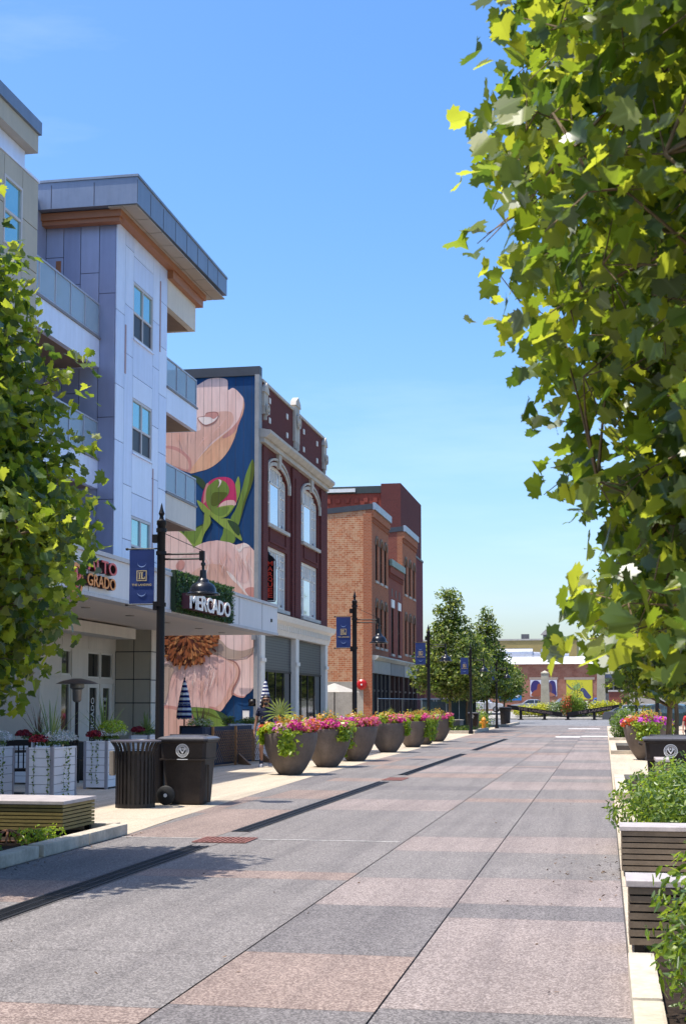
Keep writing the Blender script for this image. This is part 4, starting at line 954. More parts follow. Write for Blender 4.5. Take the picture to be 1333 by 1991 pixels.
# ------------------------------------------------------------------ old brick row
pane_matt = M('dull dark pane', (.012, .012, .014), .35, var=.1)
head_st = M('sooty stone head', (.22, .17, .12), .8, var=.2)
def row_house(name, label, y0, y1, zt, brickm, upw, loww, slope=True, xf=-13.0, z1=4.0, roofm=coping_m, side=None, depth=13, capm=None, arch=True, lintel=None, sillm=stone):
    t = thing(name, label, 'building', (xf, y0, 0))
    holes = upw + loww
    facade(xf, y0, y1, z1, zt - .02, holes, brickm, t, .35, arch=range(len(holes)) if arch else ())
    b = MB(); b.prism([(xf - .35, 0), (xf - .35, zt), (xf - depth, zt - (1.1 if slope else 0)), (xf - depth, 0)], 'y', y0, y1) if slope else b.box(xf - depth, y0, 0, xf - .35, y1, zt)
    b.build('side_wall', side or brickm, t)
    c = MB(); e = .32
    c.add([(xf + .05, y0 - .05, zt), (xf + .05, y1 + .02, zt), (xf - depth, y1 + .02, zt - (1.1 if slope else 0)), (xf - depth, y0 - .05, zt - (1.1 if slope else 0)),
           (xf + .05, y0 - .05, zt + e), (xf + .05, y1 + .02, zt + e), (xf - depth, y1 + .02, zt + e - (1.1 if slope else 0)), (xf - depth, y0 - .05, zt + e - (1.1 if slope else 0))],
          [(0, 3, 2, 1), (4, 5, 6, 7), (0, 1, 5, 4), (1, 2, 6, 5), (2, 3, 7, 6), (3, 0, 4, 7)]); c.build('roof', roofm, t)
    k = MB(); k.box(xf + .06, y0 - .02, zt - .02, xf + .22, y1, zt + .38); k.build('gutter_cap', capm or M('cap flashing', (.34, .38, .43), .45, .4), t)
    d = MB(); y = y0 + .1
    while y < y1 - .1: d.box(xf, y, zt - .75, xf + .07, y + .13, zt - .45); y += .27
    d.box(xf, y0, zt - .44, xf + .12, y1, zt - .03); d.build('brick_cornice', brickm, t)
    for h in holes:
        a, b_, c_, d_ = h[:4]
        sash(t, xf, a, b_, c_, d_, black_metal, pane_matt, rows=2, fw=.05, inset=.05)
        s_ = MB(); s_.box(xf - .05, a - .06, c_ - .14, xf + .08, b_ + .06, c_ - .003); s_.build('sill', sillm, t)
        s_ = MB()
        if arch:
            cy = (a + b_) / 2; hw = (b_ - a) / 2; n = 8
            for k_ in range(n):
                t0, t1 = math.pi * k_ / n, math.pi * (k_ + 1) / n; Q = lambda t_, e_: (cy - (hw + e_) * math.cos(t_), d_ - hw + (hw + e_) * math.sin(t_))
                s_.prism([Q(t0, .02), Q(t1, .02), Q(t1, .15), Q(t0, .15)], 'x', xf, xf + .07)
        else: s_.box(xf, a - .1, d_, xf + .06, b_ + .1, d_ + .5)
        s_.build('window_head', lintel or head_st, t)
    return t
def evenly(y0, y1, n, w_, c, d):
    out = []; p = (y1 - y0) / n
    for i in range(n): m = y0 + p * (i + .5); out.append((m - w_ / 2, m + w_ / 2, c, d))
    return out
BX = -13.0
A = row_house('brick_house', 'old orange brick house with bare worn tan side wall and arched windows', 78.1, 84.4, 12.75, brick_red, evenly(79.0, 84.0, 3, .85, 8.75, 11.25), evenly(79.0, 84.0, 3, .85, 4.9, 7.6), side=brick_side, z1=4.3)
B = row_house('brick_house', 'low two storey red brick house with white window lintels and green cornice', 84.45, 90.4, 10.15, brick_mid, [], evenly(84.6, 90.2, 2, 1.0, 4.7, 7.6), z1=4.3, arch=False, lintel=white_paint, capm=M('verdigris cap', (.22, .30, .26), .6), slope=False)
C = row_house('brick_house', 'taller orange brick house with dark side wall beyond the low house', 90.45, 97.2, 13.0, brick_red, evenly(90.9, 97.0, 3, .95, 8.9, 11.3), evenly(90.9, 97.0, 3, .95, 4.9, 7.6), side=brick_mid, z1=4.3)
sm_ = MB()
for y in (85.8, 87.4, 89.0): sm_.box(BX, y - .15, 8.3, BX + .015, y + .15, 8.8)
sm_.each('vent_opening', black_metal, B)
gz_m = M('render patch', (.40, .36, .30), .9, var=.18, vs=1.2, bump=.3)
g_ = MB(); g_.box(BX - 12.9, 78.03, 0, BX - .48, 78.1, 2.85); g_.build('render_base', gz_m, A)
g_ = MB(); g_.box(BX - .48, 78.04, 0, BX + .02, 78.1, 12.5); g_.build('corner_pier', brick_red, A)
def shopfront(t, y0, y1, sign_m, frame, n, xf=-13.0, zc=3.35, curve=False, fill=None):
    s_ = MB(); s_.box(xf - .3, y0, zc, xf + .12, y1, zc + .75); s_.build('shop_fascia', sign_m, t)
    s_ = MB(); s_.prism([(xf - .2, zc + .75), (xf + .2, zc + .75), (xf + .38, zc + .92), (xf + .38, zc + 1.0), (xf - .2, zc + 1.05)], 'y', y0, y1); s_.build('shop_cornice', M('pale cornice', (.48, .49, .44), .6), t)
    f = MB()
    for k in range(n + 1): y = y0 + .12 + (y1 - y0 - .24) * k / n; f.box(xf - .2, y - .12, 0, xf + .06, y + .12, zc - .01)
    f.box(xf - .15, y0 + .24, 2.3, xf - .05, y1 - .24, 2.42).box(xf - .15, y0 + .24, 0, xf - .05, y1 - .24, .5); fo = f.build('shop_columns', frame, t)
    p = MB(); p.box(xf - .13, y0 + .2, .5, xf - .11, y1 - .2, zc - .012); p.build('pane', fill or pane_dark, fo)
shopfront(A, 78.15, 84.35, M('zinc fascia', (.32, .34, .36), .45, .4), M('blue black columns', (.015, .02, .035), .4), 4)
shopfront(B, 84.5, 90.3, M('grey fascia', (.20, .21, .21), .6), M('brown columns', (.07, .03, .025), .5), 3, fill=pane_dark)
shopfront(C, 90.6, 97.1, M('pale fascia', (.40, .41, .38), .6), M('brown columns', (.07, .03, .025), .5), 3)
t = thing('brick_block', 'plain windowless plum red block behind the brick houses', 'building', (-13.1, 97.3, 0))
MB().box(-26, 97.25, 0, -13.05, 101.3, 11.95).build('wall', brick('plum block brick', (.20, .055, .06), (.16, .045, .05), (.16, .06, .06), dirt=.15), t)
MB().box(-26.05, 97.2, 11.952, -13.0, 101.35, 12.1).build('roof', coping_m, t)
mb = MB(); mb.box(-13.05, 99, 4.2, -11.4, 107.5, 4.35); mb.hexa([(-13.05, 99, 4.35), (-11.3, 99, 4.35), (-11.3, 107.5, 4.35), (-13.05, 107.5, 4.35)], [(-13.05, 99, 5.3), (-12.95, 99, 5.3), (-12.95, 107.5, 5.3), (-13.05, 107.5, 5.3)]); mb.build('awning', M('brown awning', (.16, .11, .11), .7), t)
t = thing('brick_annex', 'low red brick annex with flat roof beyond the plum block', 'building', (-13, 101.4, 0))
MB().box(-28, 101.4, 0, -13.0, 122, 3.9).build('wall', brick_mid, t); MB().box(-28.1, 101.35, 3.902, -12.9, 122.1, 4.1).build('roof', coping_m, t)
MB().box(-16, 122.1, 0, -11.5, 122.4, 4.2).build('end_wall', M('salmon render', (.42, .18, .12), .8), t)
t = thing('brick_mill', 'tall mill building of bright red brick rising behind the house row', 'building', (-18, 115, 0))
MB().box(-60, 115, 0, -17.99, 131, 19.4).build('wall', brick_mill, t)
MB().box(-60, 114.9, 19.4, -18.01, 131, 20.0).build('roof', M('green black roof edge', (.035, .045, .045), .6), t)
MB().box(-18.3, 114.75, 0, -16.62, 128, 20.15).build('stair_tower', brick_dark, t)
mb = MB(); x = -59
while x < -19: mb.box(x, 114.9, 18.6, x + .35, 114.98, 19.0); x += .8
mb.build('brick_cornice', brick_mill, t)
MB().box(-22.9, 114.7, 19.5, -20.5, 114.89, 19.8).build('roof_vent', white_paint, t)
t = thing('fire_bell', 'round red fire bell on the grey base of the worn brick wall', 'alarm', (-13.7, 78, 2.6))
p = AY(703, 1331, 77.98); MB().lathe([(.30, 0), (.30, -.06), (.2, -.14), (.05, -.16)], (p.x, 78.02, p.z), 20, 'y').build('gong', M('alarm red', (.45, .01, .01), .35), t); MB().lathe([(.05, -.16), (.05, -.19)], (p.x, 78.02, p.z), 10, 'y').build('hub', white_paint, t)
# ================================================================== lamp posts
navy = M('banner navy', (.007, .028, .14), .65, var=.1, vs=3)
gold = M('banner gold', (.50, .38, .20), .5)
LG = 'lamp posts with navy banners along the street'
def make_lamp():
    t = thing('street_lamp', '', 'street lamp', (0, 0, 0), LG, world=False)
    p = MB(); p.lathe([(.13, 0), (.13, .12), (.095, .2), (.085, .8), (.072, .85), (.066, 3.2), (.066, 4.42), (.078, 4.44), (.078, 4.5), (.04, 4.53), (.03, 4.58), (.05, 4.62), (.03, 4.68), (.012, 4.76), (0, 4.8)], (0, 0, 0), 14)
    for z in (4.32, 3.95, 3.12): p.lathe([(.085, 0), (.085, .06)], (0, 0, z), 14)
    p.box(-.14, -.05, 4.15, -.05, .05, 4.28); p.box(-.12, -.045, 3.06, -.05, .045, 3.2)
    p.build('pole', black_metal, t, smooth=True)
    a = MB(); a.tube([(0, 0, 3.96), (.72, 0, 3.96)], .018, 6).tube([(0, 0, 3.88), (.72, 0, 3.88)], .018, 6).tube([(.05, 0, 4.3), (.7, 0, 4.0)], .006, 4); a.box(.64, -.03, 3.85, .72, .03, 4.0)
    a.build('arm', black_metal, t)
    h = MB(); h.lathe([(.022, 3.9), (.022, 3.82), (.038, 3.81), (.038, 3.77), (.022, 3.76), (.022, 3.70), (.05, 3.69), (.058, 3.56), (.09, 3.53), (.10, 3.50), (.17, 3.46), (.205, 3.40), (.215, 3.34), (.27, 3.315), (.27, 3.295), (.20, 3.30), (.18, 3.38), (.0, 3.42)], (.70, 0, 0), 24)
    hd_ = h.build('lamp_head', lamp_black, t, smooth=True)
    MB().lathe([(.0, 3.34), (.06, 3.35), (.07, 3.40)], (.70, 0, 0), 12, cap=False).build('bulb', M('unlit bulb', (.6, .6, .55), .3), hd_)
    b = MB(); n = 6
    def bx(z): return .004 * math.sin(z * 9)
    zs = [3.17 + .87 * k / n for k in range(n + 1)]
    for a_, b_ in zip(zs[:-1], zs[1:]): b.hexa([(-.53, bx(a_) - .004, a_), (-.115, bx(a_) - .004, a_), (-.115, bx(a_) + .004, a_), (-.53, bx(a_) + .004, a_)], [(-.53, bx(b_) - .004, b_), (-.115, bx(b_) - .004, b_), (-.115, bx(b_) + .004, b_), (-.53, bx(b_) + .004, b_)])
    bo = b.build('banner', navy, t)
    r = MB(); r.tube([(-.57, 0, 4.055), (-.05, 0, 4.055)], .012, 6).tube([(-.57, 0, 3.155), (-.05, 0, 3.155)], .012, 6); r.lathe([(.02, -.02), (.02, .02)], (-.575, 0, 3.155), 8, 'x').lathe([(.02, -.02), (.02, .02)], (-.575, 0, 4.055), 8, 'x'); r.build('banner_rod', black_metal, t)
    e = MB(); cx, cz = -.32, 3.62; f = -.012; q = .085
    for (x0, z0, x1, z1) in ((-q, -q, q, -q + .014), (-q, q - .014, q, q), (-q, -q + .014, -q + .014, q - .014), (q - .014, -q + .014, q, q - .014)): e.box(cx + x0, f, cz + z0, cx + x1, f - .006, cz + z1)
    e.box(cx - .045, f, cz - .05, cx - .025, f - .006, cz + .05).box(cx - .008, f, cz - .05, cx + .014, f - .006, cz + .05).box(cx - .008, f - .001, cz - .055, cx + .055, f - .0065, cz - .035).box(cx + .045, f, cz - .055, cx + .058, f - .006, cz - .015)
    e.box(cx - .055, f - .001, cz + .042, cx - .015, f - .0062, cz + .054).box(cx - .02, f - .0012, cz + .042, cx + .026, f - .0064, cz + .054).box(cx - .055, f - .001, cz - .055, cx - .018, f - .0062, cz - .044)
    add_text(e, 'THE LANDING', (cx - .165, f, cz - .165), '-y', w=.33, h=.036, depth=.005, bold=.02)
    e.build('lettering', gold, bo)
    m = MB()
    for zc, s in ((3.83, -1), (3.36, -1)):
        for k in range(8):
            t0, t1 = math.pi * (k + 0) / 8, math.pi * (k + 1) / 8; P_ = lambda t_, r_: (cx + .075 * math.cos(t_), zc + s * r_ * math.sin(t_))
            m.prism([P_(t0, .06), P_(t1, .06), P_(t1, .075), P_(t0, .075)], 'y', f, f - .005)
    m.build('crescents', M('banner pale blue', (.25, .35, .6), .6), bo)
    return t
L0 = make_lamp()
spots = [(-6.97, 21.3, 'nearest lamp post with navy banner, behind the brown bins'), (-6.97, 38.9, 'second lamp post, in front of the worn brick wall'), (-6.97, 55.8, 'third lamp post, left of the bushy street trees'), (-7.0, 74, 'lamp post half hidden among the far left trees'), (-7.0, 92, 'farthest left lamp post, near the hydrant'),
         (1.8, 50, 'lamp post right of the street, behind the right bowl planter'), (1.46, 67, 'lamp post farther along the right side under the tree crown')]
for i, (x, y, lab) in enumerate(spots):
    o = L0 if i == 0 else dup(L0)
    put(o, (x, y, 0), 0 if x < 0 else 0, lab)

# ================================================================== bowl planters
clay = M('bowl fibre concrete', (.165, .130, .107), .66, var=.18, vs=3, bump=.12, bs=25, spec=.3, st=.28)
BG_ = 'large round bowl planters full of petunias'
def bowl(name, loc, r, h, label, seed, palm='fan', vines=((-.9, .55), (.1, .75)), n=900, hue=None):
    rng = np.random.default_rng(seed); t = thing(name, label, 'planter', loc, BG_); x0, y0, z0 = loc
    pr = [(.0, .0), (.38, .0), (.44, .03), (.60, .17), (.76, .36), (.88, .55), (.96, .74), (1.0, .9), (1.0, .97), (.985, 1.0), (.93, 1.0), (.92, .93), (0, .93)]
    MB().lathe([(a * r, b * h) for a, b in pr], loc, 40, cap=False).build('bowl', clay, t, smooth=True)
    MB().lathe([(.9 * r, 0), (0, .05)], (x0, y0, z0 + h * .94), 24, cap=False).build('soil', soil, t)
    hue = hue or [.3, .3, .12, .18, .1]
    zc = z0 + h + .06
    c = (x0, y0, zc)
    blob('foliage', t, (x0, y0, zc + .02), (r * .95, r * .95, .17), 900, .08, 'oval', [shrub_mats[2], shrub_mats[0], lime_m[0], shrub_mats[1]], rng, up=.6)
    # petunias in clumps
    P = []; N = []; K = 11
    cc = [(x0 + r * .85 * math.cos(a), y0 + r * .85 * math.sin(a)) for a in np.linspace(0, 6.28, K, False)] + [(x0 + r * .4 * math.cos(a), y0 + r * .4 * math.sin(a)) for a in (0.5, 2.6, 4.6)]
    fl = []
    for (a, b) in cc:
        k = rng.choice(5, p=np.array(hue) / sum(hue)); k = 5 if rng.random() < .3 else k
        m = n // len(cc); d = rng.normal(size=(m, 3)); d /= np.linalg.norm(d, axis=1)[:, None]
        Q = np.array([a, b, zc + rng.uniform(.0, .10)]) + d * np.array([(.20 * r / .6), (.20 * r / .6), .14]) * rng.random((m, 1)) ** .3
        fl.append((k, Q, d))
    Q = [(q, d) for kk, q, d in fl if kk == 5]
    if Q: D = np.concatenate([d for q, d in Q]); Q = np.concatenate([q for q, d in Q]); Q[:, 2] = np.maximum(Q[:, 2], z0 + h - .03); cloud('lime_foliage', Q, D + np.array([0, -.2, .5]), .09, 'heart', [lime_m[0], lime_m[1], coleus_m[1], shrub_mats[2]], t, rng, [.45, .25, .15, .15])
    for k in range(5):
        Q = [q for kk, q, d in fl if kk == k]
        if Q:
            Q = np.concatenate(Q); D = np.concatenate([d for kk, q, d in fl if kk == k]); Q[:, 2] = np.maximum(Q[:, 2], z0 + h - .03)
            cloud('petunias', Q, D + rng.normal(size=D.shape) * .4 + np.array([0, -.2, .5]), .085, 'heart', [pink_m[k], pink_m[k], pink_m[(k + 1) % 5], coleus_m[rng.integers(2)]], t, rng, [.58, .2, .10, .12])
    d = rng.normal(size=(160, 3)) ; Q = np.array([x0, y0, zc + .2]) + d * np.array([.17, .17, .08]); cloud('coleus', Q, d + np.array([0, 0, .6]), .10, 'oval', coleus_m, t, rng)
    # trailing lime vines over the rim
    for (th, dr) in vines:
        a = -math.pi / 2 + th; ex, ey = math.cos(a), math.sin(a); m = 260
        s = rng.random(m); zz_ = z0 + h + .09 - dr * h * s; rr = r * (1.02 + .03) - (s * dr) ** 2 * r * .25 + rng.normal(0, .035, m); w_ = (.16 - .06 * s) * rng.normal(0, 1, m) * .75
        Q = np.stack([x0 + ex * rr - ey * w_, y0 + ey * rr + ex * w_, zz_], 1)
        cloud('lime_vine', Q, np.array([ex, ey, .45]) + rng.normal(size=(m, 3)) * .45, .085, 'heart', lime_m, t, rng, droop=1.)
    pm_ = MB(); pc = Vector((x0, y0, z0 + h))
    if palm == 'fan':
        blades(pm_, pc, 12, .7, rng, .9, .02, .4)
        for (dx, dy, dz, L) in ((-.20, -.1, .42, .42),):
            cp_ = pc + Vector((dx, dy, dz)); pm_.tube([pc, cp_], .008, 4)
            for k in range(15):
                a = math.pi * (k / 14 * 1.25 - .12); d = Vector((math.cos(a) * (1 if dx > 0 else -1) * .9, -.25, math.sin(a))).normalized(); s_ = Vector((-d.z, 0, d.x)) * .02
                e1 = cp_ + d * L * .6; e2 = cp_ + d * L + Vector((0, 0, -.04))
                pm_.add([cp_ - s_ * .3, cp_ + s_ * .3, e1 + s_, e1 - s_, e2], [(0, 1, 2, 3), (3, 2, 4)])
    else: blades(pm_, pc, 30, .62, rng, .9, .02, .5)
    pm_.build('palm', palm_m if palm == 'fan' else spike_m, t)
    return t
bl = [(559, 1507, .61, .93, 'nearest bowl planter with lime vine hanging at its front and fan palm leaf', 'fan', ((-1.25, .35), (.12, .62))),
      (632, 1492, .62, .95, 'second bowl planter from the front, behind the one with fan palm', 'none', ((.9, .4),)),
      (688, 1480, .60, .95, 'third bowl planter, shaded bowl with long lime vine down its side', 'spike', ((-.55, .95), (-.2, .7))),
      (752, 1463, .64, .95, 'fourth bowl planter, wide bare sided bowl with green grass tuft', 'spike', ((1.4, .5),)),
      (800, 1453, .62, .95, 'fifth bowl planter, vine trailing on its right behind the fourth bowl', 'spike', ((1.2, .7),)),
      (822, 1448, .60, .95, 'sixth bowl planter, mostly hidden with a lime vine at its right', 'none', ((.8, .9),)),
      (848, 1442, .62, .95, 'farthest left bowl planter, with lime vine at its right edge', 'spike', ((1.3, .45),))]
for i, (u, v, r, h, lab, pk, vn) in enumerate(bl):
    p = GZ(u, v); p = Vector((p.x, p.y + .25, 0)); sc__ = 1.0
    bowl('bowl_planter', (p.x, p.y, 0), r, h, lab, 20 + i, pk, vn, n=1100 if i < 3 else 800, hue=[[.3, .2, .3, .1, .25], [.4, .3, .05, .3, .15], [.25, .3, .05, .5, .05], [.35, .35, .15, .15, .1], [.3, .4, .1, .2, .05], [.4, .3, .1, .2, .1], [.5, .3, .05, .15, .1]][i])
bowl('bowl_planter', (1.14, 40.2, 0), .64, .98, 'right side bowl planter with lime vine beside the brown cart', 40, 'spike', ((-.2, .5), (.3, .6)), hue=[.3, .15, .15, .05, .4])
bowl('bowl_planter', (1.32, 43.6, 0), .62, .95, 'bowl planter on the right, behind the vine draped one', 41, 'none', ((1.5, .4),), hue=[.3, .3, .05, .1, .3])

# ================================================================== white plank planters on the terrace
plank = M('white plank', (.72, .71, .72), .55, var=.05, vs=3); grey_post = M('grey corner post', (.26, .25, .27), .5)
WG = 'white plank planters around the terrace'
def box_planter(x, y, w_, L, h, label, seed, kinds, vines=3):
    """x,y: near street corner; w_ along x to the left, L along y"""
    rng = np.random.default_rng(seed); t = thing('plank_planter', label, 'planter', (x - w_ / 2, y + L / 2, 0), WG)
    s_ = MB(); n = 6
    for k in range(n):
        z0, z1 = .03 + (h - .06) * k / n + .004, .03 + (h - .06) * (k + 1) / n - .004
        s_.box(x - w_ + .05, y + .01, z0, x - .05, y + .03, z1).box(x - w_ + .05, y + L - .03, z0, x - .05, y + L - .01, z1).box(x - .03, y + .05, z0, x - .01, y + L - .05, z1).box(x - w_ + .01, y + .05, z0, x - w_ + .03, y + L - .05, z1)
    s_.build('planks', plank, t)
    MB().box(x - w_ + .031, y + .031, .02, x - .031, y + L - .031, h - .05).build('inner_box', M('planter inner box', (.12, .12, .12), .8), t)
    f = MB()
    for a in (x - w_, x - .05):
        for b in (y, y + L - .05): f.box(a, b, 0, a + .05, b + .05, h)
    f.each('corner_post', grey_post, t)
    m = MB(); m.box(x - w_ + .05, y - .0, h - .03, x - .05, y + .04, h + .0); m.box(x - .04, y + .05, h - .03, x, y + L - .05, h); m.build('top_rim', plank, t)
    MB().box(x - w_ + .035, y + .035, h - .049, x - .035, y + L - .035, h - .03).build('soil', soil, t)
    cx, cy = x - w_ / 2, y + L / 2
    if 'white' in kinds: blob('white_flowers', t, (cx + .08, cy + .12, h + .10), (w_ * .55, L * .55, .17), 1500, .035, 'oval', whitefl_m, rng, [.55, .45], flat=2)
    if 'red' in kinds: blob('red_flowers', t, (cx - .08, y + .16, h + .09), (.16, .2, .11), 420, .045, 'heart', redfl_m, rng, flat=2); 
    if 'cream' in kinds: blob('cream_flowers', t, (cx, cy, h + .14), (w_ * .7, L * .5, .2), 900, .05, 'oval', [leafm('cream petal', (.62, .58, .36), (.7, .65, .35), .3), lime_m[1]], rng, flat=2)
    if 'lime' in kinds: blob('lime_foliage', t, (cx + .15, cy, h + .16), (w_ * .6, L * .4, .25), 500, .07, 'oval', lime_m, rng, flat=2)
    blob('foliage', t, (cx, cy, h + .03), (w_ * .5, L * .5, .12), 500, .05, 'oval', shrub_mats[:2], rng, flat=2)
    if 'spike' in kinds: b = MB(); blades(b, (cx - .02, cy, h), 30, .95, rng, .55, .012, .35); b.build('spike_plant', spike_m, t)
    if 'dark' in kinds: b = MB(); blades(b, (cx, cy, h), 32, .75, rng, .7, .011, .4); b.build('spike_plant', red_spike_m, t)
    if 'grass' in kinds: b = MB(); blades(b, (cx, cy, h), 70, .62, rng, .75, .012, .9); b.build('grass_plant', spike_m, t)
    if vines:
        vm = MB(); Q = []
        for k in range(vines):
            fx = rng.uniform(.2, .8); front = k % 2 == 0; z = h; px = x - w_ * fx if front else x + .02; py = y - .02 if front else y + L * fx; pts = [(px, py, z)]
            while z > .15: z -= rng.uniform(.04, .08); px += rng.normal(0, .012) if front else 0; py += 0 if front else rng.normal(0, .02); pts.append((px, py, z)); Q.append((px, py, z))
            vm.tube(pts, .003, 3)
        vo = vm.build('creeper_stem', M('creeper stem', (.10, .13, .04), .7), t); Q = np.array(Q); Q = np.repeat(Q, 2, 0) + rng.normal(size=(len(Q) * 2, 3)) * .012
        cloud('creeper_leaves', Q, rng.normal(size=Q.shape) * .3 + np.array([.5, -.5, .3]), .035, 'heart', shrub_mats[:2], t, rng, droop=1.)
    return t
box_planter(-9.42, 20.3, .46, 1.0, .88, 'white plank planter at the left edge overflowing with white flowers', 50, ('white',), 5)
box_planter(-8.47, 20.6, .45, 1.0, .88, 'white plank planter with crimson and white flowers behind the bench', 51, ('white', 'red', 'spike'), 4)
box_planter(-8.98, 24.4, .46, 1.0, .88, 'white plank planter left of the slatted litter bin', 52, ('white', 'red', 'lime', 'spike'), 4)
box_planter(-9.72, 29.0, .46, 1.0, .88, 'white plank planter with arching green grass behind the bins', 53, ('red', 'grass'), 0)
box_planter(-9.7, 33.2, .5, .9, .9, 'white plank planter with bronze spikes and cream flowers by the lamp post', 54, ('dark', 'cream'), 0)
box_planter(-10.9, 25.6, .46, 1.4, .86, 'white plank planter at the back by the patio heater', 55, ('red', 'dark'), 0)
box_planter(-9.05, 37.2, 1.15, .75, 1.02, 'tall white plank planter beside the lattice gate', 56, (), 0)

# ================================================================== bins
bin_m = M('bin bronze black', (.024, .019, .017), .5, var=.35, vs=5, spec=.35, st=.3)
t = thing('litter_bin', 'black slatted metal litter bin with flared top', 'litter bin', (-7.0, 20.25, 0)); x0, y0 = -7.0, 20.25
s_ = MB(); n = 28
for k in range(n):
    a = 2 * math.pi * k / n; c_, s__ = math.cos(a), math.sin(a); tx_, ty_ = -s__ * .018, c_ * .018
    for (r0, z0, r1, z1) in ((.285, .05, .285, .80), (.285, .80, .31, .90), (.31, .90, .365, .985)):
        s_.hexa([(x0 + c_ * r0 - tx_, y0 + s__ * r0 - ty_, z0), (x0 + c_ * r0 + tx_, y0 + s__ * r0 + ty_, z0), (x0 + c_ * (r0 + .012) + tx_, y0 + s__ * (r0 + .012) + ty_, z0), (x0 + c_ * (r0 + .012) - tx_, y0 + s__ * (r0 + .012) - ty_, z0)],
                [(x0 + c_ * r1 - tx_, y0 + s__ * r1 - ty_, z1), (x0 + c_ * r1 + tx_, y0 + s__ * r1 + ty_, z1), (x0 + c_ * (r1 + .012) + tx_, y0 + s__ * (r1 + .012) + ty_, z1), (x0 + c_ * (r1 + .012) - tx_, y0 + s__ * (r1 + .012) - ty_, z1)])
s_.build('slats', bin_m, t)
MB().lathe([(.25, .04), (.265, .04), (.265, .84), (.25, .84)], (x0, y0, 0), 28, cap=False).lathe([(.0, .05), (.26, .05)], (x0, y0, 0), 28, cap=False).build('liner', M('bin liner', (.03, .024, .02), .5), t)
MB().lathe([(.27, 0), (.30, 0), (.30, .06), (.27, .06)], (x0, y0, 0), 28, cap=False).lathe([(.278, .70), (.283, .70), (.283, .80), (.278, .80)], (x0, y0, 0), 28, cap=False).each('band', bin_m, t)
rm = MB(); n = 28; rm.lathe([(.355, .985), (.385, .985), (.385, 1.005), (.30, 1.02), (.29, 1.005)], (x0, y0, 0), 32, cap=False); rm.build('rim', M('bin rim', (.10, .09, .10), .3), t, smooth=True)
MB().lathe([(.045, .48), (.05, .50), (.05, .83), (.045, .85)], (x0 - .34, y0 - .08, 0), 12).build('ash_holder', M('ash tube', (.35, .30, .25), .4, .4), t)
cart_m = M('cart brown plastic', (.034, .025, .021), .55, var=.3, vs=5, bump=.06, bs=120, spec=.3, st=.25); lid_m = M('cart lid', (.09, .085, .09), .32)
def cart(loc, label, wheels_left=True, emblem=True):
    t = thing('wheeled_bin', label, 'wheelie bin', (0, 0, 0), 'brown wheeled refuse bins', world=False)
    b = MB(); w0, w1, d0, d1 = .30, .37, .27, .34
    def ring(z, a, c): return [(-a, -c, z), (a, -c, z), (a, c, z), (-a, c, z)]
    def ch(a, c, z, r=.05): return [(-a + r, -c, z), (a - r, -c, z), (a, -c + r, z), (a, c - r, z), (a - r, c, z), (-a + r, c, z), (-a, c - r, z), (-a, -c + r, z)]
    secs = [ch(.29, .25, .02), ch(.30, .26, .06), ch(.34, .31, .70), ch(.355, .325, .72), ch(.37, .34, .96), ch(.395, .365, .97), ch(.395, .365, 1.0)]
    vs_ = [p for s__ in secs for p in s__]; fs_ = [list(range(8))[::-1], list(range(48, 56))]
    for i in range(6):
        for k in range(8): fs_.append([i * 8 + k, i * 8 + (k + 1) % 8, (i + 1) * 8 + (k + 1) % 8, (i + 1) * 8 + k])
    b.add(vs_, fs_); bo = b.build('body', cart_m, t)
    l = MB(); secs = [ch(.41, .38, 1.002), ch(.41, .38, 1.025), ch(.37, .34, 1.05), ch(.2, .2, 1.075)]; vs_ = [p for s__ in secs for p in s__]; fs_ = [list(range(8))[::-1], list(range(24, 32))]
    for i in range(3):
        for k in range(8): fs_.append([i * 8 + k, i * 8 + (k + 1) % 8, (i + 1) * 8 + (k + 1) % 8, (i + 1) * 8 + k])
    l.add(vs_, fs_); l.box(-.3, -.05, 1.051, .3, .05, 1.085); l.build('lid', lid_m, t)
    h = MB(); h.tube([(-.42, -.25, .93), (-.46, -.25, .95), (-.46, .25, .95), (-.42, .25, .93)], .016, 6); h.build('handle', cart_m, t)
    for s__ in (-1, 1):
        w_ = MB(); w_.lathe([(.0, -.03), (.13, -.03), (.15, -.015), (.15, .015), (.13, .03), (0, .03)], (-.27, s__ * .315, .15), 20, 'y'); wo_ = w_.build('wheel', M('wheel rubber', (.010, .010, .010), .6), t, smooth=True)
        MB().lathe([(.03, -.036), (.03, .036)], (-.27, s__ * .315, .15), 10, 'y').build('hub', white_paint, wo_)
    rb = MB(); rb.box(-.37, -.345, .69, .365, .345, .715); rb.box(.36, -.2, .04, .385, -.1, .62); rb.build('rib', cart_m, t)
    e = MB(); y = -.338; zc = .84; cx = .0
    e.lathe([(.105, 0), (.105, -.006), (.094, -.006), (.094, 0)], (cx, y - .008, zc), 32, 'y', False).lathe([(.068, 0), (.068, -.006), (.060, -.006), (.060, 0)], (cx, y - .008, zc), 28, 'y', False)
    for k in range(26):
        a = 2 * math.pi * k / 26; px, pz = cx + .081 * math.cos(a), zc + .081 * math.sin(a); e.box(px - .005, y - .014, pz - .007, px + .005, y - .008, pz + .007)
    e.prism([(cx - .055, zc + .03), (cx - .035, zc + .035), (cx, zc - .02), (cx + .035, zc + .035), (cx + .055, zc + .03), (cx, zc - .05)], 'y', y - .008, y - .014)
    for dx in (-.028, 0, .028): e.box(cx + dx - .008, y - .014, zc + .015, cx + dx + .008, y - .008, zc + .045)
    add_text(e, 'CITY UTILITIES', (cx - .085, y - .010, zc - .142), '-y', w=.17, h=.016, depth=.004, bold=.02) if False else e.box(cx - .085, y - .013, zc - .14, cx + .085, y - .008, zc - .128)
    e.build('emblem', white_paint, t)
    return t
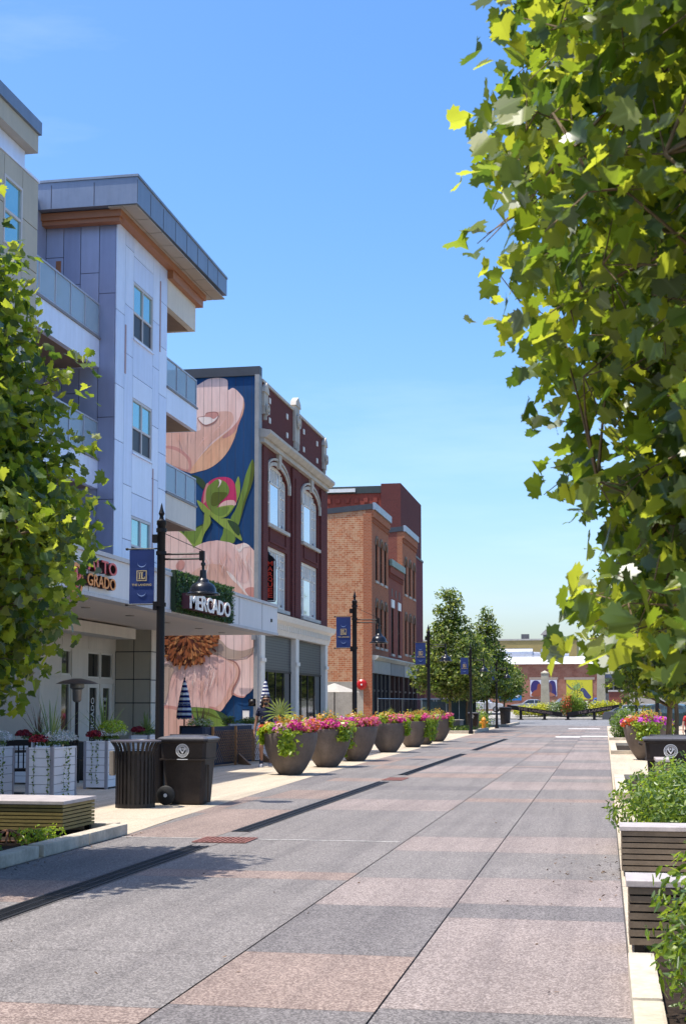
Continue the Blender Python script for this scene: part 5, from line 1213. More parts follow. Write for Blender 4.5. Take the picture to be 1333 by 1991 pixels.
c0_ = cart((0, 0, 0), ''); put(c0_, (-6.42, 21.1, 0), 0, 'brown wheeled bin with round white emblem beside the slatted litter bin')
c1_ = dup(c0_); put(c1_, (.98, 22.3, 0), 0, 'brown wheeled bin with round white emblem behind the clipped shrub on the right')
c2_ = dup(c0_); put(c2_, (-8.1, 86.9, 0), 0, 'brown wheeled bin beside the yellow hydrant')
t = thing('litter_bin', 'black round litter bin at the far end near the black rail', 'litter bin', (-7.8, 111, 0))
MB().lathe([(.36, 0), (.42, 1.0), (.50, 1.18), (.50, 1.24), (.44, 1.26)], (-7.7, 110, 0), 20).build('body', bin_m, t); MB().lathe([(.52, 1.26), (.52, 1.32), (.3, 1.38)], (-7.7, 110, 0), 20).build('rim', bin_m, t)

# ================================================================== benches
def slat_bench(name, label, x0, x1, y0, y1, z0, z1, mat, group='slatted block benches'):
    t = thing(name, label, 'bench', ((x0 + x1) / 2, (y0 + y1) / 2, z0), group)
    MB().box(x0 - .015, y0 - .015, z1 - .04, x1 + .015, y1 + .015, z1).build('seat', bench_top, t, bevel=.006)
    s_ = MB(); n = 7; H = (z1 - .045 - z0)
    for k in range(n):
        a, b = z0 + H * k / n + .012, z0 + H * (k + 1) / n
        s_.box(x0, y0, a, x1, y0 + .03, b).box(x0, y1 - .03, a, x1, y1, b).box(x1 - .03, y0 + .03, a, x1, y1 - .03, b).box(x0, y0 + .03, a, x0 + .03, y1 - .03, b)
    s_.build('side_slats', mat, t)
    MB().box(x0 + .06, y0 + .06, z0, x1 - .06, y1 - .06, z1 - .045).build('core', M('bench core', (.02, .016, .012), .9), t)
    l = MB()
    for a in (x0 + .03, x1 - .09):
        for b in (y0 + .031, y1 - .091): l.box(a, b, 0, a + .06, b + .06, z1 - .041)
    l.build('frame', black_metal, t)
    return t
slat_bench('slat_bench', 'olive brown slatted bench with pale top on the left kerb', -8.3, -6.02, 14.95, 15.95, .12, .46, slat_olive)
slat_bench('slat_bench', 'nearest right slatted bench, its pale top seen behind the front shrub', .13, 2.3, 9.0, 9.42, .04, .45, slat_wood)
slat_bench('slat_bench', 'right slatted bench backed by the big spreading shrub', .13, 2.3, 12.95, 13.4, .04, .45, slat_wood)
slat_bench('slat_bench', 'small dark slatted bench end left of the right wheeled bin', .74, .92, 21.0, 22.6, .1, .75, slat_wood) 
# ================================================================== kerbs and beds
KG = 'concrete kerb stones around the planting beds'
def kerb(x0, y0, x1, y1, h, label, group=KG, z0=0):
    t = MB(); t.box(x0, y0, z0, x1, y1, h); o = t.build('kerb', concrete, None, bevel=.018)
    return tag(o, label, 'kerb', group)
kerb(-5.80, 8.4, -5.62, 11.9, .13, 'left bed kerb stone nearest the camera, cut by the frame edge')
kerb(-5.80, 12.0, -5.62, 13.35, .13, 'left bed kerb stone before the dark joint')
kerb(-5.80, 13.47, -5.62, 14.75, .13, 'left bed kerb stone beside the dome grate')
kerb(-5.80, 14.77, -5.62, 16.0, .13, 'corner kerb stone at the end of the left bed')
kerb(-6.75, 16.0, -5.78, 16.2, .13, 'kerb stone returning behind the left bench')
bed = MB(); bed.quad((-9.5, 8.4, .05), (-5.8, 8.4, .05), (-5.8, 16.0, .05), (-9.5, 16.0, .05)); struct('planting_bed', bed, soil)
kerb(.11, 4.2, .26, 7.02, .12, 'right bed kerb stone under the bottom shrub')
kerb(.11, 7.08, .26, 8.35, .12, 'pale right kerb stone ending at the front bench')
bed = MB(); bed.quad((.26, 3, .04), (3.2, 3, .04), (3.2, 8.9, .04), (.26, 8.9, .04)); struct('planting_bed', bed, soil)
bed = MB(); bed.quad((.2, 13.5, .03), (3.2, 13.5, .03), (3.2, 18, .03), (.2, 18, .03)); struct('planting_bed', bed, soil)
def pit(y0, y1, label, x0=.16, x1=1.5, h=.12):
    t = thing('tree_pit_frame', label, 'kerb', (x0, y0, 0), 'raised concrete frames around the tree pits')
    m = MB(); m.box(x0, y0, 0, x1, y0 + .2, h).box(x0, y1 - .2, 0, x1, y1, h).box(x0, y0 + .2, 0, x0 + .2, y1 - .2, h - .002).box(x1 - .2, y0 + .2, 0, x1, y1 - .2, h - .002); m.build('frame', concrete, t)
    MB().box(x0 + .2, y0 + .2, .005, x1 - .2, y1 - .2, .02).build('soil', soil, t)
pit(23.2, 29.5, 'empty pit frame left of the slatted bench end'); pit(44.5, 53.5, 'pit frame behind the right bowl planter', x1=2.8); pit(62, 70, 'pit frame holding the clipped round shrub', x1=2.6)
t = thing('dome_grate', 'rusty iron dome drain grate in the left bed', 'drain cover', (-6.6, 13.2, .05))
p = GZ(16, 1636, .08); m = MB()
for k in range(10):
    a = math.pi * 2 * k / 10; m.tube([(p.x + .17 * math.cos(a) * math.cos(b), p.y + .17 * math.sin(a) * math.cos(b), .05 + .15 * math.sin(b)) for b in (0, .4, .8, 1.2, 1.5)], .012, 4)
m.lathe([(.05, .19), (.05, .205)], (p.x, p.y, 0), 12); m.lathe([(.16, .05), (.19, .05), (.19, .07), (.16, .07)], (p.x, p.y, 0), 16, cap=False)
m.build('ribs', M('rusty iron', (.25, .11, .05), .8, var=.3, vs=20), t)
ORG['dome'] = 0
rng = np.random.default_rng(77)
shrub('bed_plant', 'low leafy green plant beside the dome grate', (-6.35, 13.0, .05), .45, .6, .28, 420, .075, 'heart', [shrub_mats[0], lime_m[1], shrub_mats[2]], 61, 'plant')
shrub('bed_plant', 'yellow green ground plant tucked under the left bench', (-6.05, 14.35, .05), .35, .4, .2, 420, .05, 'oval', [lime_m[0], lime_m[1]], 62, 'plant')
shrub('bed_plant', 'mixed low green plant nearest the left frame edge', (-6.6, 11.4, .05), .7, .9, .3, 500, .075, 'heart', [shrub_mats[0], shrub_mats[1]], 63, 'plant')
# ================================================================== terrace furniture
t = thing('patio_heater', 'tall black mushroom patio heater with wide round hood', 'patio heater', (-10.9, 27.2, 0)); hx, hy = -10.72, 27.3
MB().lathe([(.24, 0), (.26, .05), (.26, .45), (.22, .78), (.05, .8)], (hx, hy, 0), 20).build('base', black_metal, t, smooth=True)
MB().lathe([(.035, .78), (.035, 1.62)], (hx, hy, 0), 12).build('pole', black_metal, t)
MB().lathe([(.06, 1.60), (.09, 1.64), (.10, 1.86), (.15, 1.9), (.15, 1.98)], (hx, hy, 0), 18).build('burner', M('burner steel', (.22, .20, .18), .35, .7), t, smooth=True)
MB().lathe([(.44, 1.98), (.30, 2.04), (.08, 2.09), (0, 2.09)], (hx, hy, 0), 28, cap=False).lathe([(.44, 1.98), (.29, 2.02), (.0, 2.05)], (hx, hy, 0), 28, cap=False).build('hood', M('hood metal', (.10, .09, .085), .35, .5), t, smooth=True)
def stripem():
    s = NT('navy and white stripes'); P = s.sep(s.tc.outputs['Object']); f = s.math('LESS_THAN', s.math('FRACT', s.math('MULTIPLY', P[2], 7.5)), .5)
    return s.fin(s.mix(f, (.74, .74, .74), (.012, .018, .11)), .8, 0, .2)
stripe = stripem()
def closed_umbrella(x, y, zt, label, L=1.05):
    t = thing('closed_umbrella', label, 'parasol', (x, y, 0), 'furled navy and white striped parasols')
    MB().tube([(x, y, 0), (x, y, zt + .06)], .02, 8).lathe([(.22, 0), (.22, .05), (.05, .08)], (x, y, 0), 16).build('pole', black_metal, t)
    n = 24; pr = [(.02, zt), (.05, zt - .1), (.11, zt - .45), (.15, zt - .75), (.17, zt - L + .05), (.13, zt - L)]; v = []; f = []
    for i, (r, z) in enumerate(pr):
        for k in range(n): a = 2 * math.pi * k / n; q = r * (1 + (.28 if k % 3 == 0 else -.1) * min(1, i * .4)); v.append((x + q * math.cos(a), y + q * math.sin(a), z + (.04 if k % 3 and i == 5 else 0)))
    for i in range(5):
        for k in range(n): f.append([i * n + k, i * n + (k + 1) % n, (i + 1) * n + (k + 1) % n, (i + 1) * n + k])
    MB().add(v, f).build('canopy', stripe, t, smooth=2)
    MB().lathe([(.165, zt - .66), (.17, zt - .62)], (x, y, 0), 16, cap=False).build('tie_strap', navy, t)
p = AY(359, 1322, 35.5); closed_umbrella(p.x, 35.5, p.z, 'furled striped parasol in front of the mural')
p = AY(516, 1322, 49.5); closed_umbrella(p.x, 49.5, p.z, 'furled striped parasol behind the man, by the shopfront')
# open white parasol in the gap
t = thing('open_umbrella', 'open off white parasol in the gap beside the worn brick wall', 'parasol', (-13.6, 71, 0)); p = AY(650, 1345, 71)
v = [(p.x, 71, p.z + 1.02 - .55)]; zt = AY(645, 1328, 71).z; zb = AY(680, 1346, 71).z; v = [(p.x, 71, zt)]
for k in range(8): a = math.pi / 8 + math.pi * 2 * k / 8; v.append((p.x + 1.35 * math.cos(a), 71 + 1.35 * math.sin(a), zb))
MB().add(v, [(0, k + 1, (k + 1) % 8 + 1) for k in range(8)]).build('canopy', M('parasol cloth', (.40, .37, .32), .8), t)
MB().tube([(p.x, 71, 0), (p.x, 71, zt)], .03, 8).lathe([(.3, 0), (.3, .08), (.05, .1)], (p.x, 71, 0), 16).build('pole', black_metal, t)
# lattice gate, dark screen, chairs
wood = M('orange timber', (.36, .17, .06), .6, var=.15, vs=5); wood_d = M('brown timber', (.22, .13, .07), .7, var=.2, vs=6); navy_cloth = M('navy screen cloth', (.012, .022, .05), .75, var=.1)
t = thing('fabric_screen', 'dark navy fabric screen panel standing on the terrace edge', 'screen', (-9.6, 33.0, 0))
MB().box(-10.25, 33.05, .04, -9.72, 33.12, 1.0).hexa([(-9.72, 33.05, .04), (-9.66, 33.1, .04), (-9.3, 36.3, .04), (-9.36, 36.3, .04)], [(-9.72, 33.05, 1.0), (-9.66, 33.1, 1.0), (-9.3, 36.3, 1.0), (-9.36, 36.3, 1.0)]).build('cloth', navy_cloth, t)
MB().box(-10.29, 33.0, 0, -10.25, 33.16, 1.03).box(-9.74, 33.0, 1.0, -10.25, 33.16, 1.03).build('frame', black_metal, t)
t = thing('lattice_gate', 'folding wooden lattice gate between timber posts', 'gate', (-9.4, 33.6, 0)); x0, y0, x1, y1 = -9.58, 33.5, -9.12, 36.6
def gp(f, z, o=0.): return (x0 + (x1 - x0) * f + o, y0 + (y1 - y0) * f, z)
l = MB(); n = 26
for k in range(n):
    f0 = k / n
    for (a, b, za, zb_, o) in ((f0, f0 + .22, .1, .9, .02), (f0 + .22, f0, .1, .9, .035)):
        if max(a, b) > 1: continue
        P0, P1 = gp(a, za, o), gp(b, zb_, o); l.tube([P0, P1], .010, 4)
l.build('lattice', wood_d, t)
l = MB()
for f0 in (0, .45, 1): X, Y, _ = gp(f0, 0); l.box(X - .025, Y - .03, 0, X + .03, Y + .03, 1.0)
l.each('post', wood, t); l = MB()
for f0 in (.5, .98): X, Y, _ = gp(f0, 0); l.hexa([(X, Y, .01), (X + .45, Y - .5, .01), (X + .48, Y - .47, .01), (X + .03, Y + .03, .01)], [(X, Y, .3), (X + .45, Y - .5, .03), (X + .48, Y - .47, .03), (X + .03, Y + .03, .3)])
l.each('foot', wood_d, t)
def chair(x, y, rz, m, label, h=1.0):
    t = thing('terrace_chair', label, 'chair', (0, 0, 0), 'chairs on the restaurant terrace', world=False)
    MB().box(-.21, -.2, .43, .21, .22, .47).build('seat', m, t)
    b = MB(); b.box(-.21, .19, .85, .21, .22, h)
    for k in range(5): a = -.17 + k * .085; b.box(a - .012, .195, .471, a + .012, .215, .849)
    b.build('backrest', m, t)
    for sx in (-1, 1):
        for sy_ in (-1, 1): MB().tube([(sx * .2, sy_ * .19, 0), (sx * .19, sy_ * .19, .47 if sy_ < 0 else h)], .018, 6).build('leg', m, t)
    return put(t, (x, y, 0), rz)
p = AY(392, 1415, 38); chair(p.x, 38, 0, wood, 'orange timber chair behind the navy screen', 1.12)
chair(-9.75, 22.2, .4, black_metal, 'black metal chair between the two nearest plank planters', .95); chair(-10.3, 21.6, 2.2, black_metal, 'black metal chair behind the left edge planter', .95)
chair(-10.4, 26.6, 1.2, black_metal, 'black metal chair beyond the second plank planter', .92)
t = thing('terrace_table', 'black metal terrace table behind the nearest plank planters', 'table', (-10.2, 22.4, 0))
MB().lathe([(.38, .72), (.38, .75)], (-10.2, 22.9, 0), 20).build('table_top', black_metal, t); MB().tube([(-10.2, 22.9, .72), (-10.2, 22.9, .02)], .03).lathe([(.25, 0), (.25, .02)], (-10.2, 22.9, 0), 16).build('pedestal', black_metal, t)
t = thing('timber_post', 'short brown timber post beside the walking man', 'post', (-8.65, 34.2, 0)); p = GZ(491, 1480); MB().box(p.x - .08, p.y - .08, 0, p.x + .08, p.y + .08, .82).build('post_body', wood_d, t); MB().box(p.x - .1, p.y - .1, .82, p.x + .1, p.y + .1, .86).build('cap', wood, t)
for (u, lab) in ((445, 'green herb plant in the planter by the lattice gate'), (480, 'small flowering plant in the planter near the man')):
    p = AY(u, 1412, 37.5); shrub('herb_plant', lab, (p.x, 37.5, .98), .3, .25, .28, 260, .06, 'oval', shrub_mats, 90 + u, 'plant')

# ================================================================== people
def skin_mesh(nodes, edges, sub=2):
    me = bpy.data.meshes.new('sk'); me.from_pydata([n[:3] for n in nodes], edges, []); o = bpy.data.objects.new('sk', me); COL.objects.link(o)
    md = o.modifiers.new('s', 'SKIN'); md.use_smooth_shade = True
    for i, n in enumerate(nodes): me.skin_vertices[0].data[i].radius = (n[3], n[4] if len(n) > 4 else n[3])
    me.skin_vertices[0].data[0].use_root = True
    s = o.modifiers.new('b', 'SUBSURF'); s.levels = sub; s.render_levels = sub
    dg = bpy.context.evaluated_depsgraph_get(); r = bpy.data.meshes.new_from_object(o.evaluated_get(dg)); bpy.data.objects.remove(o); bpy.data.meshes.remove(me)
    return r
def person(loc, rz, label, skinc, shirt, shorts, hairm, beard=False, glasses=False, scale=1.0, group=None):
    t = thing('person', label, 'person', (0, 0, 0), group, world=False)
    sk = M('skin ' + skinc[0], skinc[1], .55, var=.06, vs=8)
    N = [(0, 0, .96, .10), (0, 0, 1.10, .095), (0, 0, 1.28, .10), (0, 0, 1.41, .085), (0, -.005, 1.51, .058), (0, -.02, 1.58, .070), (0, -.025, 1.66, .092), (0, -.015, 1.735, .082),
         (-.17, 0, 1.43, .06), (-.245, .01, 1.16, .043), (-.285, -.05, .91, .028), (-.29, -.065, .84, .030),
         (.17, 0, 1.43, .06), (.24, .05, 1.16, .043), (.27, .02, .92, .028), (.275, .0, .85, .030),
         (-.095, 0, .88, .09), (-.11, -.10, .50, .058), (-.12, .03, .12, .038), (-.125, .0, .055, .036), (-.14, -.12, .035, .032),
         (.095, 0, .88, .09), (.10, -.06, .50, .058), (.10, .16, .14, .038), (.10, .15, .07, .036), (.11, .04, .035, .032)]
    E_ = [(0,1),(1,2),(2,3),(3,4),(4,5),(5,6),(6,7),(3,8),(8,9),(9,10),(10,11),(3,12),(12,13),(13,14),(14,15),(0,16),(16,17),(17,18),(18,19),(19,20),(0,21),(21,22),(22,23),(23,24),(24,25)]
    for base, sx in ((11, -1), (15, 1)):
        bx, by, bz = N[base][:3]
        for k, (dx, dy, L) in enumerate(((.0, -.022, .075), (.0, -.008, .085), (.0, .008, .08), (.0, .022, .062))):
            i = len(N); N.append((bx, by + dy, bz - .045, .009)); N.append((bx - sx * .012, by + dy - .008, bz - .045 - L * .55, .0085)); N.append((bx - sx * .028, by + dy - .014, bz - .045 - L, .007)); E_ += [(base, i), (i, i + 1), (i + 1, i + 2)]
        i = len(N); N.append((bx - sx * .01, by - .04, bz - .01, .010)); N.append((bx - sx * .02, by - .055, bz - .045, .008)); E_ += [(base, i), (i, i + 1)]
    bo = link('body', skin_mesh(N, E_), sk, t)
    S_ = [(0, 0, 1.0, .165, .15), (0, 0, 1.12, .165, .15), (0, 0, 1.28, .18, .16), (0, 0, 1.42, .15, .13), (0, 0, 1.485, .08, .075), (-.165, 0, 1.43, .078), (-.222, .008, 1.25, .068), (.165, 0, 1.43, .078), (.22, .03, 1.25, .068), (0, 0, .90, .165, .15)]
    link('shirt', skin_mesh(S_, [(0,1),(1,2),(2,3),(3,4),(3,5),(5,6),(3,7),(7,8),(0,9)]), shirt, t)
    S_ = [(0, 0, .93, .15, .12), (-.09, 0, .85, .105), (-.105, -.08, .56, .085), (.09, 0, .85, .105), (.10, -.05, .56, .085)]
    link('shorts', skin_mesh(S_, [(0,1),(1,2),(0,3),(3,4)]), shorts, t)
    hv = []; hf = []; nu, nv = 20, 12
    for a in range(nv + 1):
        for b in range(nu):
            ph_, th_ = math.pi * a / nv, 2 * math.pi * b / nu; x, y, z = math.sin(ph_) * math.cos(th_), math.sin(ph_) * math.sin(th_), math.cos(ph_)
            wv = 1 + .03 * math.sin(9 * th_); hv.append((x * .103 * wv, .012 + y * .118 * wv, 1.69 + z * .108))
    for a in range(nv):
        for b in range(nu):
            q = [a * nu + b, a * nu + (b + 1) % nu, (a + 1) * nu + (b + 1) % nu, (a + 1) * nu + b]; cy_ = sum(hv[k][1] for k in q) / 4; cz_ = sum(hv[k][2] for k in q) / 4
            if cy_ > -.03 or cz_ > 1.745: hf.append(q)
    hm_ = MB().add(hv, hf); locks = []
    for a in range(9):
        th_ = math.pi * (-.08 + 1.16 * a / 8); x, y = .092 * math.cos(th_), .02 + .10 * math.sin(th_)
        hm_.tube([(x, y, 1.70), (x * 1.08, y + .005, 1.60), (x * 1.15, y - .005, 1.50), (x * 1.1, y - .02 * (1 if y < .06 else 0), 1.40)], [.034, .04, .036, .008], 7)
    hm_.build('hair', hairm, t, smooth=2)
    if beard: link('beard', skin_mesh([(0, -.085, 1.575, .045), (-.045, -.06, 1.60, .032), (.045, -.06, 1.60, .032), (0, -.09, 1.52, .03)], [(0,1),(0,2),(0,3)]), hairm, t)
    f = MB(); f.prism([(-.012, 1.62), (.012, 1.62), (.006, 1.67), (-.006, 1.67)], 'y', -.14, -.11); f.build('nose', sk, bo)
    if glasses: f = MB(); f.box(-.068, -.135, 1.645, -.008, -.112, 1.685).box(.008, -.135, 1.645, .068, -.112, 1.685).box(-.095, -.118, 1.672, .095, -.106, 1.682); f.build('sunglasses', black_metal, t)
    for (x, y, z) in ((-.125, -.02, 0), (.10, .13, .015)):
        sh = MB(); sh.hexa([(x - .05, y - .16, z), (x + .05, y - .16, z), (x + .045, y + .09, z), (x - .045, y + .09, z)], [(x - .04, y - .14, z + .06), (x + .04, y - .14, z + .06), (x + .04, y + .08, z + .10), (x - .04, y + .08, z + .10)]); sh.build('shoe', M('grey trainer', (.30, .30, .33), .7, var=.3, vs=20), t, bevel=.012)
        s2 = MB(); s2.tube([(x, y + .045, z + .09), (x + .003, y + .045, z + .20)], [.048, .052], 12); s2.build('sock', navy_cloth, t)
    t.scale = (scale,) * 3
    return put(t, loc, rz)
def dotted():
    s = NT('dotted navy shirt'); v = s.n('ShaderNodeTexVoronoi'); v.inputs['Scale'].default_value = 22; s.l(s.tc.outputs['Object'], v.inputs['Vector'])
    f = s.math('LESS_THAN', v.outputs['Distance'], .16); return s.fin(s.mix(f, (.012, .015, .035), (.16, .17, .26)), .8, 0, .2)
hair_b = M('dark brown hair', (.022, .013, .010), .5, var=.3, vs=30)
person((-8.28, 33.75, 0), .12, 'long haired bearded man in sunglasses and dotted navy shirt behind the nearest bowl', ('tan', (.30, .15, .09)), dotted(), navy_cloth, hair_b, True, True, 1.0)
p = AY(1331, 1385, 46); person((p.x + .12, 46, 0), .3, 'small figure in a red top cut by the right frame edge', ('light', (.45, .25, .17)), M('red top', (.45, .03, .03), .8), navy_cloth, hair_b, scale=.80)
# ================================================================== trees and shrubs
MG = 'maple trees lining the street'
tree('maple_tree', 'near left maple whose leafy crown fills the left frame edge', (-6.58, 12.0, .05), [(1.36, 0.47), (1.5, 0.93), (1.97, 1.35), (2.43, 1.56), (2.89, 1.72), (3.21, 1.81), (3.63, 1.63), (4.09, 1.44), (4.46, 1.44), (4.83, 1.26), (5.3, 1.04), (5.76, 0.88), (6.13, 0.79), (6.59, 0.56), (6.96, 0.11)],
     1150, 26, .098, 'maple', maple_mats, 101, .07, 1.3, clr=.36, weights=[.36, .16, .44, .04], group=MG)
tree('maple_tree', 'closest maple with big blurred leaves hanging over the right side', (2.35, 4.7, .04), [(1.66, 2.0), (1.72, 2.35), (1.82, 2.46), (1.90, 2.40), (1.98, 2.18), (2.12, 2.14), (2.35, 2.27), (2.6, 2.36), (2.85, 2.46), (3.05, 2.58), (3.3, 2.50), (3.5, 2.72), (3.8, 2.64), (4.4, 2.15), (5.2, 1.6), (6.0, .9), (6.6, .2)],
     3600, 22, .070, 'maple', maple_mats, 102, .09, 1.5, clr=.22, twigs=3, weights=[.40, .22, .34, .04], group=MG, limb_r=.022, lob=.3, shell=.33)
tree('maple_tree', 'right side maple rising behind the right bowl planter', (1.30, 30.0, 0), [(1.7, .5), (2.0, 1.0), (2.6, 1.35), (3.3, 1.5), (4.0, 1.35), (4.6, 1.0), (5.1, .55), (5.5, .1)], 330, 30, .13, 'maple_far', maple_mats, 103, .075, 1.5, clr=.4, weights=[.35, .4, .2, .05], group=MG)
tree('maple_tree', 'dark maple behind the right side bowl planter, partly hidden', (2.6, 54.0, 0), [(2.0, 1.0), (2.8, 2.0), (3.8, 2.3), (5, 1.7), (6.2, .8), (6.8, .1)], 300, 26, .17, 'maple_far', maple_mats, 104, .1, 1.8, clr=.45, weights=[.3, .5, .15, .05], group=MG)
tree('maple_tree', 'farther right maple over the parked cars', (5.5, 68.0, 0), [(2.2, 1.5), (3.2, 2.6), (4.4, 2.8), (6, 2), (7.4, .8), (8, .1)], 300, 24, .2, 'maple_far', maple_mats, 105, .12, 2.0, clr=.5, weights=[.3, .5, .15, .05], group=MG)
SG_ = 'bushy street trees at the far left'
tree('street_tree', 'tallest bushy street tree beside the third lamp post', (-8.5, 78.2, 0), [(1.95, .5), (2.4, 1.5), (3.0, 1.9), (4.0, 1.8), (4.8, 1.55), (5.6, 1.15), (6.3, .75), (7.2, .55), (7.9, .5), (8.3, .1)], 430, 34, .21, 'diamond', far_mats, 110, .10, 1.9, clr=.42, group=SG_)
tree('street_tree', 'leaning bushy street tree right of the tallest one', (-8.0, 82.5, 0), [(1.9, .5), (2.4, 1.2), (3.2, 1.5), (4.2, 1.3), (5.0, .9), (5.8, .3)], 300, 32, .21, 'diamond', far_mats, 111, .09, 1.8, clr=.42, group=SG_)
tree('street_tree', 'darker street tree third in the left row', (-8.1, 97.0, 0), [(2.0, .7), (2.7, 1.6), (4.0, 1.75), (5.2, 1.3), (6.2, .9), (7.3, .55), (8.2, .1)], 420, 30, .23, 'diamond', far_mats, 112, .11, 1.9, clr=.45, weights=[.4, .45, .15], group=SG_)
tree('street_tree', 'small sunlit street tree in front of the blue mural', (-8.3, 118.0, 0), [(2.0, .6), (2.8, 1.5), (3.8, 1.5), (4.6, 1.0), (5.2, .2)], 240, 28, .25, 'diamond', far_mats, 113, .11, 1.8, clr=.5, weights=[.5, .15, .35], group=SG_)
for i, (x, y, lab) in enumerate(((4.4, 10.5, 'maple on the right pavement outside the frame nearest the benches'),)): pass
shrub('clipped_shrub', 'wide fresh green shrub sprawling behind the right slatted bench', (1.45, 15.7, 0), 1.75, 2.1, 1.04, 52000, .068, 'oval', shrub_mats, 120, weights=[.45, .25, .30], lumps=16)
shrub('corner_shrub', 'foreground glossy shrub in front of the nearest right bench', (.95, 6.9, .04), .80, 1.0, .95, 13000, .06, 'oval', shrub_mats, 121, weights=[.45, .3, .25], lumps=10)
shrub('corner_shrub', 'shrub at the bottom right corner spilling over the kerb', (.68, 5.35, .04), .55, .8, .46, 4500, .06, 'oval', shrub_mats, 122, weights=[.4, .2, .4], lumps=9)
p = GZ(1190, 1425); shrub('round_shrub', 'round feathery green shrub at the far end of the right pavement', (.75, 66, 0), 1.25, 1.6, 1.45, 3600, .11, 'oval', shrub_mats[:2] + [shrub_mats[0]], 123, lumps=9)
p = GZ(897, 1424); shrub('bed_plant', 'low plant strip in the kerbed bed under the street trees', (-7.9, 79.5, .05), 1.1, 3.5, .35, 800, .12, 'oval', shrub_mats, 124, 'plant')
shrub('hedge_shrub', 'leafy shrub right of the far brown bin', (-8.2, 94, .0), .9, 4, 1.15, 1400, .14, 'oval', shrub_mats, 125)
shrub('hedge_shrub', 'pale leafed shrub behind the far street trees', (-11.0, 110, .0), 1.8, 2.5, 1.9, 1400, .18, 'oval', [shrub_mats[0], whitefl_m[1], shrub_mats[2]], 126)
kerb(-8.7, 75.0, -7.2, 75.25, .15, 'far kerb stone along the front of the street tree bed')
kerb(-7.18, 75.0, -6.9, 84.5, .15, 'far kerb stone along the street tree bed')
kerb(-9.0, 98.5, -6.8, 98.8, .15, 'kerb stone beyond the yellow hydrant'); kerb(-6.95, 99.2, -6.7, 112, .17, 'farthest kerb stone of the left pavement')
t = thing('fire_hydrant', 'yellow orange fire hydrant at the far left kerb', 'hydrant', (-7.35, 86, 0)); x, y = -7.35, 86.1
hm = M('hydrant yellow', (.62, .27, .02), .45); MB().lathe([(.19, 0), (.19, .05), (.13, .06), (.13, .55), (.16, .57), (.16, .61), (.14, .64), (.10, .74), (.04, .78), (.04, .84)], (x, y, 0), 16).build('barrel', hm, t, smooth=True)
for sx in (-1, 1): MB().lathe([(.07, 0), (.07, sx * .13), (.05, sx * .17)], (x + sx * .1, y, .45), 10, 'x').build('outlet', hm, t)
MB().lathe([(.09, 0), (.09, -.14), (.07, -.18)], (x, y - .1, .42), 12, 'y').build('outlet', hm, t)
t = thing('planter_box', 'grey concrete box seat behind the far tree bed', 'planter', (-9.6, 80, 0)); MB().box(-11.2, 80, 0, -8.2, 82, .62).build('box_body', M('grey box concrete', (.17, .16, .15), .8), t); MB().box(-11.25, 79.95, .621, -8.15, 82.05, .68).build('cap', concrete, t)

# chain link fence with green screen
t = thing('mesh_fence', 'temporary mesh fence with dark green screening beyond the bowls', 'fence', (-11, 84, 0)); f = MB()
pts = [(-12.9, 79.5), (-12.4, 86), (-11.9, 91.5), (-11.4, 95.5), (-10.6, 96.0)]
for (a, b) in zip(pts[:-1], pts[1:]):
    f.tube([(a[0], a[1], 0), (a[0], a[1], 1.95)], .035, 6); f.tube([(a[0], a[1], 1.9), (b[0], b[1], 1.9)], .025, 5).tube([(a[0], a[1], .15), (b[0], b[1], .15)], .02, 5)
    for k in range(1, 14): q = k / 14; f.tube([(a[0] + (b[0] - a[0]) * q, a[1] + (b[1] - a[1]) * q, .15), (a[0] + (b[0] - a[0]) * q, a[1] + (b[1] - a[1]) * q, 1.9)], .006, 3, False)
f.build('frame', steel, t)
m = MB(); m.quad((-11.9, 91.6, .1), (-11.35, 95.6, .1), (-11.35, 95.6, 1.75), (-11.9, 91.6, 1.75)); a, b = pts[3], pts[4]; m.build('screening', M('fence screening', (.05, .075, .07), .8), t)
t = thing('screen_fence', 'dark teal screened fence crossing behind the tree trunks', 'fence', (-11, 100, 0)); f = MB()
for k in range(6): f.tube([(-12.8 + k * .9, 98, 0), (-12.8 + k * .9, 98, 2.0)], .04, 6)
f.tube([(-12.8, 98, 1.98), (-8.3, 98, 1.98)], .03, 5); f.build('posts', steel, t); MB().quad((-12.8, 98.05, .05), (-8.9, 98.05, .05), (-8.9, 98.05, 1.9), (-12.8, 98.05, 1.9)).build('screening', M('fence screening', (.05, .075, .07), .8), t)

